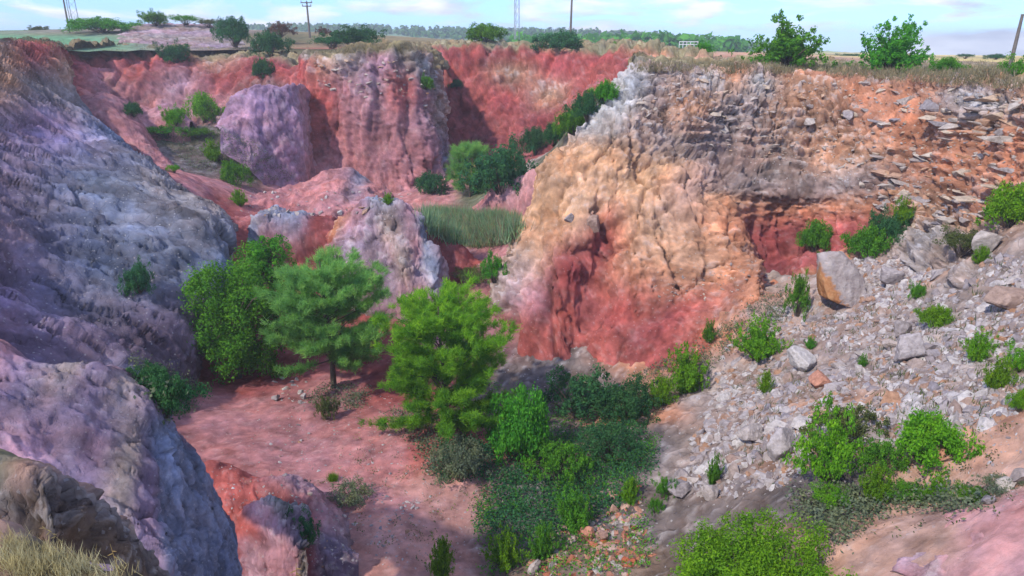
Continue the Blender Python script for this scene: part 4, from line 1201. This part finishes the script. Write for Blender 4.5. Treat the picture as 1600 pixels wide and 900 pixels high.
def broad_tree(px, py, hpx, wpx, label, seed, mat, clumps=260, per=70, leaf=0.15, trunk=0.03, D=None, offset=0.0):
    rng = np.random.default_rng(seed)
    loc = place(px, py, D); dist = loc.dot(CAMD)
    h, wr = at(px, py - hpx, loc.y)[2] - loc.z, wpx * dist / F / 2
    A, B, T = Acc(), Acc(), Acc()
    c = crown_points(rng, clumps, wr * 0.88, h * (1 - trunk), 0.45, low=-0.95, inner=0.35, shape=1.15)
    c[:, 2] += trunk * h; c[:, 0] += offset * wr * (c[:, 2] / h)
    leafy(A, rng, c, wr * 0.17, per, leaf, 0.6, None)
    tz = np.linspace(-0.03, 0.6, 8)
    tp = np.stack([0.06 * wr * np.sin(tz * 6) + offset * wr * tz, 0.05 * wr * np.cos(tz * 5), tz * h], -1)
    T.add(*tube(tp, np.linspace(0.025 * h, 0.01 * h, 8), 7))
    for p in c[rng.permutation(len(c))[:46]]:
        z0 = rng.uniform(0.1, 0.55)
        s0 = np.array([np.interp(z0, tz, tp[:, i]) for i in range(3)])
        m_ = s0 * 0.5 + p * 0.5 + np.array([0, 0, 0.08 * h]) + rng.normal(0, 0.12, 3)
        B.add(*tube([s0, m_, p], [0.009 * h, 0.006 * h, 0.002 * h], 4))
    root = tag(obj('broadleaf_tree', None, loc=loc), label, 'tree')
    obj('trunk', T.mesh('trunk'), M['bark'], root)
    obj('branches', B.mesh('branches'), M['bark'], root)
    obj('crown', A.mesh('crown'), M[mat], root)
broad_tree(372, 592, 190, 158, 'dense green broadleaf tree at the foot of the left slope', 41, 'mid', clumps=360, per=85, offset=0.25)
broad_tree(425, 470, 104, 88, 'dark green broadleaf tree behind the bright one, below the grey ledge', 43, 'mid', clumps=170, per=60, D=39.5)

# ---- ground cover nobody could count
def cover(name, label_kind, polys, mat, mode, L, Wd, rng, only=None, parent=None, spread=0.12, label=None, upr=0.5, patch=0):
    C, Nn = [], []
    for poly, n in polys:
        for x, y in in_poly(n, poly, rng):
            loc, nor, o = hit(x, y)
            if loc is None or (only and o.name not in only): continue
            if patch and fbm(np.array([loc[:]]), patch, 3, 900)[0] + 0.25 * rng.random() < 0.02: continue
            C.append(loc); Nn.append(nor)
    C = np.array(C)
    per, k = (9, 1.0) if mode == 'tuft' else (14, 1.0)
    n = len(C)
    dist = np.linalg.norm(C, axis=1)
    c = np.repeat(C, per, 0) + rng.normal(0, 1, (n * per, 3)) * np.array([spread, spread, 0.15 * spread])
    tint = np.clip(np.repeat(rng.normal(0.5, 0.25, n), per) + rng.normal(0, 0.15, n * per), 0, 1)
    A = Acc()
    if mode == 'tuft':
        d = rng.normal(0, 0.45, (n * per, 3)); d[:, 2] = np.abs(d[:, 2]) + upr * 1.6
        A.add(*needles(c, d, L * rng.uniform(0.35, 1.25, n * per), Wd, rng, tint))
    else:
        c[:, 2] += np.abs(rng.normal(0, L * 1.6, n * per))
        nr = rng.normal(0, 1, (n * per, 3)) + np.array([0, 0, 0.7])
        nr /= np.linalg.norm(nr, axis=1, keepdims=True)
        A.add(*leaf_quads(c, nr, L * rng.uniform(0.6, 1.3, n * per), Wd, rng, tint))
    o = obj(name, A.mesh(name, mode != 'tuft'), M[mat], parent)
    tag(o, label, None, kind='stuff')
    return o
R2 = np.random.default_rng(77)
cover('reeds', '', [([(660, 346), (690, 340), (735, 349), (775, 350), (808, 358), (802, 378), (745, 385), (715, 380), (685, 370)], 2600)], 'reed', 'tuft', 1.45, 0.06, R2, spread=0.4, label='green reed bed on the far red flat', upr=0.75)
cover('dead_reeds', '', [([(670, 348), (735, 349), (808, 358), (802, 380), (745, 387), (690, 374)], 500)], 'dull', 'tuft', 1.7, 0.05, R2, spread=0.5, label='dry stalks among the reeds', upr=0.6)
cover('undergrowth', '', [([(760, 600), (1000, 590), (1030, 690), (1000, 760), (860, 800), (750, 830), (740, 770), (830, 740), (820, 700)], 1100),
                          ([(750, 780), (870, 770), (1010, 760), (1060, 820), (1000, 900), (760, 900)], 330)], 'mid', 'leaf', 0.10, 0.06, R2, only=('quarry_floor', 'right_cliff'), patch=0.5, spread=0.22, label='dark low undergrowth filling the valley bottom')
cover('thicket', '', [([(770, 690), (1000, 660), (1030, 730), (960, 800), (850, 850), (745, 830), (760, 770)], 1000), ([(690, 690), (770, 690), (760, 745), (690, 750)], 260)], 'dark', 'leaf', 0.12, 0.075, R2, only=('quarry_floor',), spread=0.25, label='dark blue green scrub in the valley bottom')
cover('scrub', '', [([(230, 205), (330, 195), (400, 225), (470, 285), (380, 285), (300, 265)], 700), ([(985, 590), (1090, 540), (1180, 470), (1240, 450), (1230, 500), (1130, 560), (1010, 660)], 420),
                    ([(600, 640), (690, 650), (760, 720), (690, 760), (640, 700)], 260), ([(500, 600), (580, 610), (560, 640), (480, 640)], 120),
                    ([(1240, 770), (1540, 770), (1540, 800), (1380, 800), (1310, 860), (1250, 830)], 420), ([(200, 560), (300, 590), (310, 640), (260, 660)], 160)],
      'grey_scrub', 'leaf', 0.11, 0.07, R2, spread=0.22, label='grey green scrub on the slopes')
cover('sprigs', '', [([(560, 680), (760, 760), (740, 880), (600, 880), (480, 760)], 50), ([(1250, 690), (1600, 650), (1600, 800), (1300, 860)], 60), ([(350, 290), (640, 300), (520, 340)], 30)], 'olive', 'leaf', 0.09, 0.04, R2, only=('quarry_floor',), spread=0.12, label='scattered dry sprigs on the bare soil')
cover('dry_grass', '', [([(985, 104), (1090, 98), (1330, 104), (1600, 112), (1600, 140), (1340, 122), (1000, 112)], 1900), ([(480, 84), (560, 70), (650, 68), (665, 80), (560, 84)], 500),
                        ([(1000, 90), (1160, 92), (1500, 92), (1590, 100), (1590, 112), (1000, 102)], 700), ([(0, 60), (480, 74), (480, 92), (0, 78)], 500)], 'dull', 'tuft', 0.3, 0.03, R2, spread=0.3, patch=0.25, label='dry grass along the cliff tops')
cover('scree_herbs', '', [([(1150, 600), (1300, 470), (1600, 400), (1600, 640), (1300, 700), (1100, 760)], 260)], 'olive', 'tuft', 0.28, 0.03, R2, only=('quarry_floor',), spread=0.14, label='sparse herbs between the stones')
cover('edge_grass', '', [([(0, 836), (60, 858), (120, 872), (190, 893), (215, 900), (0, 900)], 230)], 'straw', 'tuft', 0.065, 0.0028, R2, only=('grassy_edge', 'rock_ledge'), spread=0.02, label='dry yellow grass at the near edge', upr=0.5)

# distant woods
def woods(name, pts_, size, label, mat='forest'):
    rng = np.random.default_rng(5)
    A = Acc()
    n, per = len(pts_), 26
    C = np.array(pts_)
    sz = size * rng.uniform(0.6, 1.3, n)
    o = rng.normal(size=(n, per, 3)); o /= np.linalg.norm(o, axis=-1, keepdims=True)
    o[..., 2] = np.abs(o[..., 2]) * 1.1
    c = C[:, None] + o * sz[:, None, None] * np.array([0.5, 0.5, 0.75]) * rng.uniform(0.4, 1, (n, per, 1))
    nr = o + rng.normal(0, 0.5, o.shape); nr /= np.linalg.norm(nr, axis=-1, keepdims=True)
    ct = np.repeat(rng.random(n), per)
    A.add(*leaf_quads(c.reshape(-1, 3), nr.reshape(-1, 3), np.repeat(sz, per) * 0.55, np.repeat(sz, per) * 0.4, rng, np.clip(ct * 0.7 + rng.normal(0.15, 0.15, n * per), 0, 1)))
    tag(obj(name, A.mesh(name), M[mat]), label, kind='stuff')
wp = []
for x, y in in_poly(2600, [(200, 62), (320, 46), (420, 42), (640, 46), (760, 50), (900, 51), (1040, 58), (1150, 69), (1260, 79), (1150, 80), (800, 74), (420, 70), (200, 76)], R2):
    loc, nor, o = hit(x, y)
    if loc is not None and o.name == 'wooded_hill': wp.append(loc)
if wp: woods('forest', wp, 6.0, 'scattered woodland on the low hill')
wp = []
for k in range(420):
    x = R2.uniform(800, 1160); D = R2.uniform(300, 380)
    wp.append(Vector(at(x, 73 + 3 * (x > 1050), D)) - Vector((0, 0, 1)))
woods('pine_wood', wp, 7.0, 'dark belt of pine wood on the skyline', 'mid')

# ------------------------------------------------------------------ poles, masts, railing
def pole(px, py, toppx, toppy, D, rad, label, name='utility_pole', arms=1, lean=None):
    b = Vector(at(px, py, D))
    t = Vector(at(toppx, toppy, D))
    root = tag(obj(name, None, loc=b), label, 'pole')
    A = Acc()
    v = np.array(t - b)
    A.add(*tube([v * -0.06, v * 0.3, v * 0.7, v], [rad, rad * 0.92, rad * 0.8, rad * 0.7], 8))
    obj('shaft', A.mesh('shaft'), M['wood'], root)
    for k in range(arms):
        B = Acc()
        c = v * (0.96 - 0.1 * k)
        B.add(*tube([c + np.array([-0.9 + 0.2 * k, -rad, 0]), c + np.array([0.9 - 0.2 * k, -rad, 0])], rad * 0.45, 4))
        cb = obj('crossarm', B.mesh('crossarm'), M['wood'], root)
        for q in (-0.8, 0, 0.8):
            I = Acc()
            p = c + np.array([q * (1 - 0.2 * k), -rad, rad * 0.4])
            I.add(*tube([p, p + np.array([0, 0, 0.12]), p + np.array([0, 0, 0.26])], [rad * 0.35, rad * 0.5, rad * 0.2], 6))
            obj('insulator', I.mesh('insulator'), M['metal'], cb)
pole(109, 52, 98, -6, 118, 0.17, 'thin utility pole leaning on the far left rim')
pole(484, 56, 479, 2, 112, 0.17, 'short upright utility pole above the distant red cliff', arms=2)
pole(891, 60, 894, -12, 100, 0.17, 'tall dark utility pole behind the cliff-edge bush')
pole(1579, 100, 1598, 22, 42, 0.11, 'leaning wooden pole at the right edge of the plain', arms=0)

def mast(px, py, D, hgt, w, label):
    b = Vector(at(px, py, D))
    root = tag(obj('lattice_mast', None, loc=b), label, 'mast')
    legs = [np.array([cos(a) * w, sin(a) * w, 0]) for a in (0.3, 0.3 + 2.094, 0.3 + 4.189)]
    for l in legs:
        A = Acc(); A.add(*tube([l, l * 0.7 + np.array([0, 0, hgt])], 0.07, 5))
        obj('leg', A.mesh('leg'), M['metal'], root)
    B = Acc()
    n = int(hgt / 1.4)
    for k in range(n):
        z0, z1 = k * hgt / n, (k + 1) * hgt / n
        for i in range(3):
            p, q = legs[i] * (1 - 0.3 * z0 / hgt), legs[(i + 1) % 3] * (1 - 0.3 * z1 / hgt)
            B.add(*tube([p + np.array([0, 0, z0]), q + np.array([0, 0, z1])], 0.03, 3))
    obj('bracing', B.mesh('bracing'), M['metal'], root)
mast(807, 62, 150, 26, 0.6, 'slim lattice mast rising out of the picture over the back cliff')
mast(119, 52, 140, 26, 0.9, 'pale lattice mast behind the leaning pole on the far left')

# white railing on the skyline
rl = at(1061, 75, 88); rr = at(1090, 75, 88)
root = tag(obj('railing', None, loc=Vector(rl)), 'small white railing on the skyline before the wood', 'railing')
v = rr - rl
for k in range(6):
    A = Acc(); p = v * k / 5
    A.add(*tube([p, p + np.array([0, 0, 0.75])], 0.05, 4)); obj('post', A.mesh('post'), M['white'], root)
for z in (0.4, 0.72):
    A = Acc(); A.add(*tube([np.array([0, 0, z]), v + np.array([0, 0, z])], 0.045, 4)); obj('rail', A.mesh('rail'), M['white'], root)

# ------------------------------------------------------------------ boulders standing on their own
def boulder(px, py, w, h, label, seed, mat='stone', flat=0.8, sink=0.12, rot=0.0, D=None, tiltv=0.0, name='boulder'):
    loc = place(px, py, D); dist = loc.dot(CAMD)
    wm, hm = w * dist / F, h * dist / F
    bm = bmesh.new()
    bmesh.ops.create_icosphere(bm, subdivisions=5, radius=1)
    V = np.array([v.co[:] for v in bm.verts]); Fc = np.array([[v.index for v in f.verts] for f in bm.faces]); bm.free()
    rng = np.random.default_rng(seed)
    P = np.sign(V) * np.abs(V) ** rng.uniform(0.55, 0.8)
    P = P @ np.array(Euler((rng.normal(0, 0.12), rng.normal(0, 0.12), rng.uniform(0, 1.5))).to_matrix()).T
    for k in range(15):                       # broken faces
        n = rng.normal(size=3); n /= np.linalg.norm(n)
        d = P @ n; lim = rng.uniform(0.42, 0.8)
        over = np.clip(d - lim, 0, None)
        P -= n * (over * 0.92)[:, None]
    P /= np.abs(P).max(0)
    P = P * (1 + 0.10 * fbm(P, 1.8, 4, seed)[:, None] + 0.07 * fbm(P, 3.2, 4, seed + 9, ridged=True)[:, None])
    P *= np.array([wm / 2, wm / 2 * 0.8, hm / 2])
    P = P @ np.array(Euler((0, tiltv, rot)).to_matrix()).T
    P[:, 2] += hm / 2 - sink * hm
    me = mesh_from(name, P, Fc, True, attrs={'tint': np.full(len(P), rng.random())})
    o = obj(name, me, M[mat], loc=loc)
    tag(o, label, 'boulder')
    return o
t = NT('stained_boulder')
pos = t.n('ShaderNodeTexCoord').outputs['Object']
nz = t.n('ShaderNodeTexNoise', {'Vector': pos, 'Scale': 1.6, 'Detail': 9.0, 'Roughness': 0.7}).outputs['Fac']
sx = t.n('ShaderNodeSeparateXYZ', {0: pos})
msk = t.math('ADD', t.math('MULTIPLY_ADD', t.math('ADD', sx.outputs[0], t.math('MULTIPLY', sx.outputs[2], 0.7)), -0.7, 0.42), t.math('MULTIPLY_ADD', nz, 1.6, -0.85))
c = t.mix(t.ramp(msk, [(0.1, (0, 0, 0, 1)), (0.3, (1, 1, 1, 1))]), t.ramp(nz, [(0.3, (0.32, 0.25, 0.23, 1)), (0.7, (0.55, 0.48, 0.45, 1))]), t.ramp(nz, [(0.35, (0.42, 0.14, 0.05, 1)), (0.7, (0.55, 0.3, 0.14, 1))]))
bp = t.n('ShaderNodeBump', {'Height': nz, 'Strength': 0.9, 'Distance': 0.3})
b_ = t.n('ShaderNodeBsdfDiffuse', {'Color': c, 'Normal': bp.outputs['Normal']})
t.t.links.new(b_.outputs[0], t.out.inputs['Surface'])
M['stained'] = t.m
boulder(1304, 474, 76, 92, 'great grey boulder stained orange on its left side, on the scree', 3, 'stained', sink=0.08)
boulder(1386, 448, 38, 36, 'grey boulder lying just right of the great stained one', 5)
boulder(1276, 606, 46, 28, 'tan flat faced boulder in the left of the scree', 7, 'red_stone')
boulder(1250, 580, 56, 38, 'pale slab leaning above the tan boulder', 9, tiltv=0.5)
boulder(1416, 562, 50, 50, 'pale tilted slab in the middle of the scree', 11, tiltv=-0.6)
boulder(1392, 544, 34, 20, 'orange topped boulder left of the tilted slab', 13, 'red_stone')
boulder(1410, 524, 30, 28, 'dark grey boulder above the tilted slab', 15)
boulder(1542, 396, 48, 44, 'tilted brown slab at the right end of the pale scree', 17, 'strata_stone', tiltv=-0.6)
boulder(1570, 480, 60, 36, 'broad pale rock half buried in the upper right scree', 19)
boulder(1168, 690, 46, 34, 'pale flat boulder in the lower left scree', 21)
boulder(1062, 772, 50, 26, 'long dark grey boulder by the lower bushes', 23)
boulder(1112, 780, 34, 30, 'rounded grey boulder right of the long dark one', 25)
boulder(918, 842, 24, 26, 'orange block below the deep green bush', 27, 'red_stone')
boulder(941, 842, 22, 20, 'pale orange block right of the orange one', 29, 'red_stone')
boulder(958, 802, 17, 20, 'small bright orange rock among dark scrub', 31, 'red_stone')
boulder(834, 894, 22, 26, 'square orange rock at the bottom edge', 33, 'red_stone')
boulder(1215, 716, 60, 60, 'large brown grey boulder left of the lower right thicket', 35)
boulder(432, 626, 14, 12, 'left one of the pale stones under the feathery pine', 37)
boulder(474, 624, 12, 14, 'right one of the pale stones under the feathery pine', 39)
boulder(1005, 662, 18, 12, 'white stone lying on the dark thicket edge', 41)

boulder(1566, 768, 44, 24, 'row end block of grey rock on the orange bank above the pink rock', 43, 'strata_stone')
boulder(1590, 756, 40, 30, 'larger grey rock at the right edge above the pink rock', 45, 'strata_stone')
boulder(1544, 786, 26, 16, 'small mauve rock just above the pink rock', 47, 'strata_stone')
boulder(892, 344, 22, 20, 'small dark grey rock set in the yellow cliff face', 49, sink=0.4)
boulder(928, 356, 26, 34, 'larger dark grey rock set in the yellow cliff face', 51, sink=0.4)

# wild oat stalks at the viewer's feet
for k, (bx, by, tx, ty, D) in enumerate([(125, 880, 66, 822, 2.2), (188, 905, 172, 850, 2.0), (465, 930, 463, 880, 1.6)]):
    b = Vector(at(bx, by, D)); tp_ = Vector(at(tx, ty, D))
    lab = ['dry oat stalk bending left with open spikelets', 'dry oat stalk standing upright on the grassy edge', 'single dry grass stalk tip at the bottom edge'][k]
    root = tag(obj('oat_stalk', None, loc=b), lab, 'grass stalk')
    v = np.array(tp_ - b)
    A = Acc(); t_ = np.linspace(0, 1, 7)[:, None]
    path = v * t_ + np.array([0, 0, 0.02]) * (4 * t_ * (1 - t_))
    A.add(*tube(path, np.linspace(0.0016, 0.0007, 7), 4))
    obj('stem', A.mesh('stem'), M['straw'], root)
    for j in range(7 if k == 0 else 3):
        u = 0.55 + 0.45 * j / 6
        p = np.array([np.interp(u, t_[:, 0], path[:, i]) for i in range(3)])
        Bq = Acc(); dr = np.array([-0.014 if j % 2 else 0.012, -0.002, -0.012 + 0.006 * (j % 3)])
        Bq.add(*tube([p, p + dr * 0.4, p + dr, p + dr * 1.5], [0.0006, 0.0022, 0.0016, 0.0003], 5), )
        obj('spikelet', Bq.mesh('spikelet'), M['straw'], root)

# ------------------------------------------------------------------ summer haze in the air
HAZE = 0.0007
bm = bmesh.new()
bmesh.ops.create_cube(bm, size=1)
me = bpy.data.meshes.new('haze'); bm.to_mesh(me); bm.free()
t = NT('haze_air')
vol = t.n('ShaderNodeVolumePrincipled', {'Color': (0.9, 0.93, 1.0, 1), 'Density': HAZE, 'Anisotropy': 0.2})
t.t.links.new(vol.outputs[0], t.out.inputs['Volume'])
hz = obj('haze', me, t.m, loc=(0, 560, 5), scale=(2700, 1600, 70))
tag(hz, 'thin summer haze over the quarry and plain', kind='stuff')
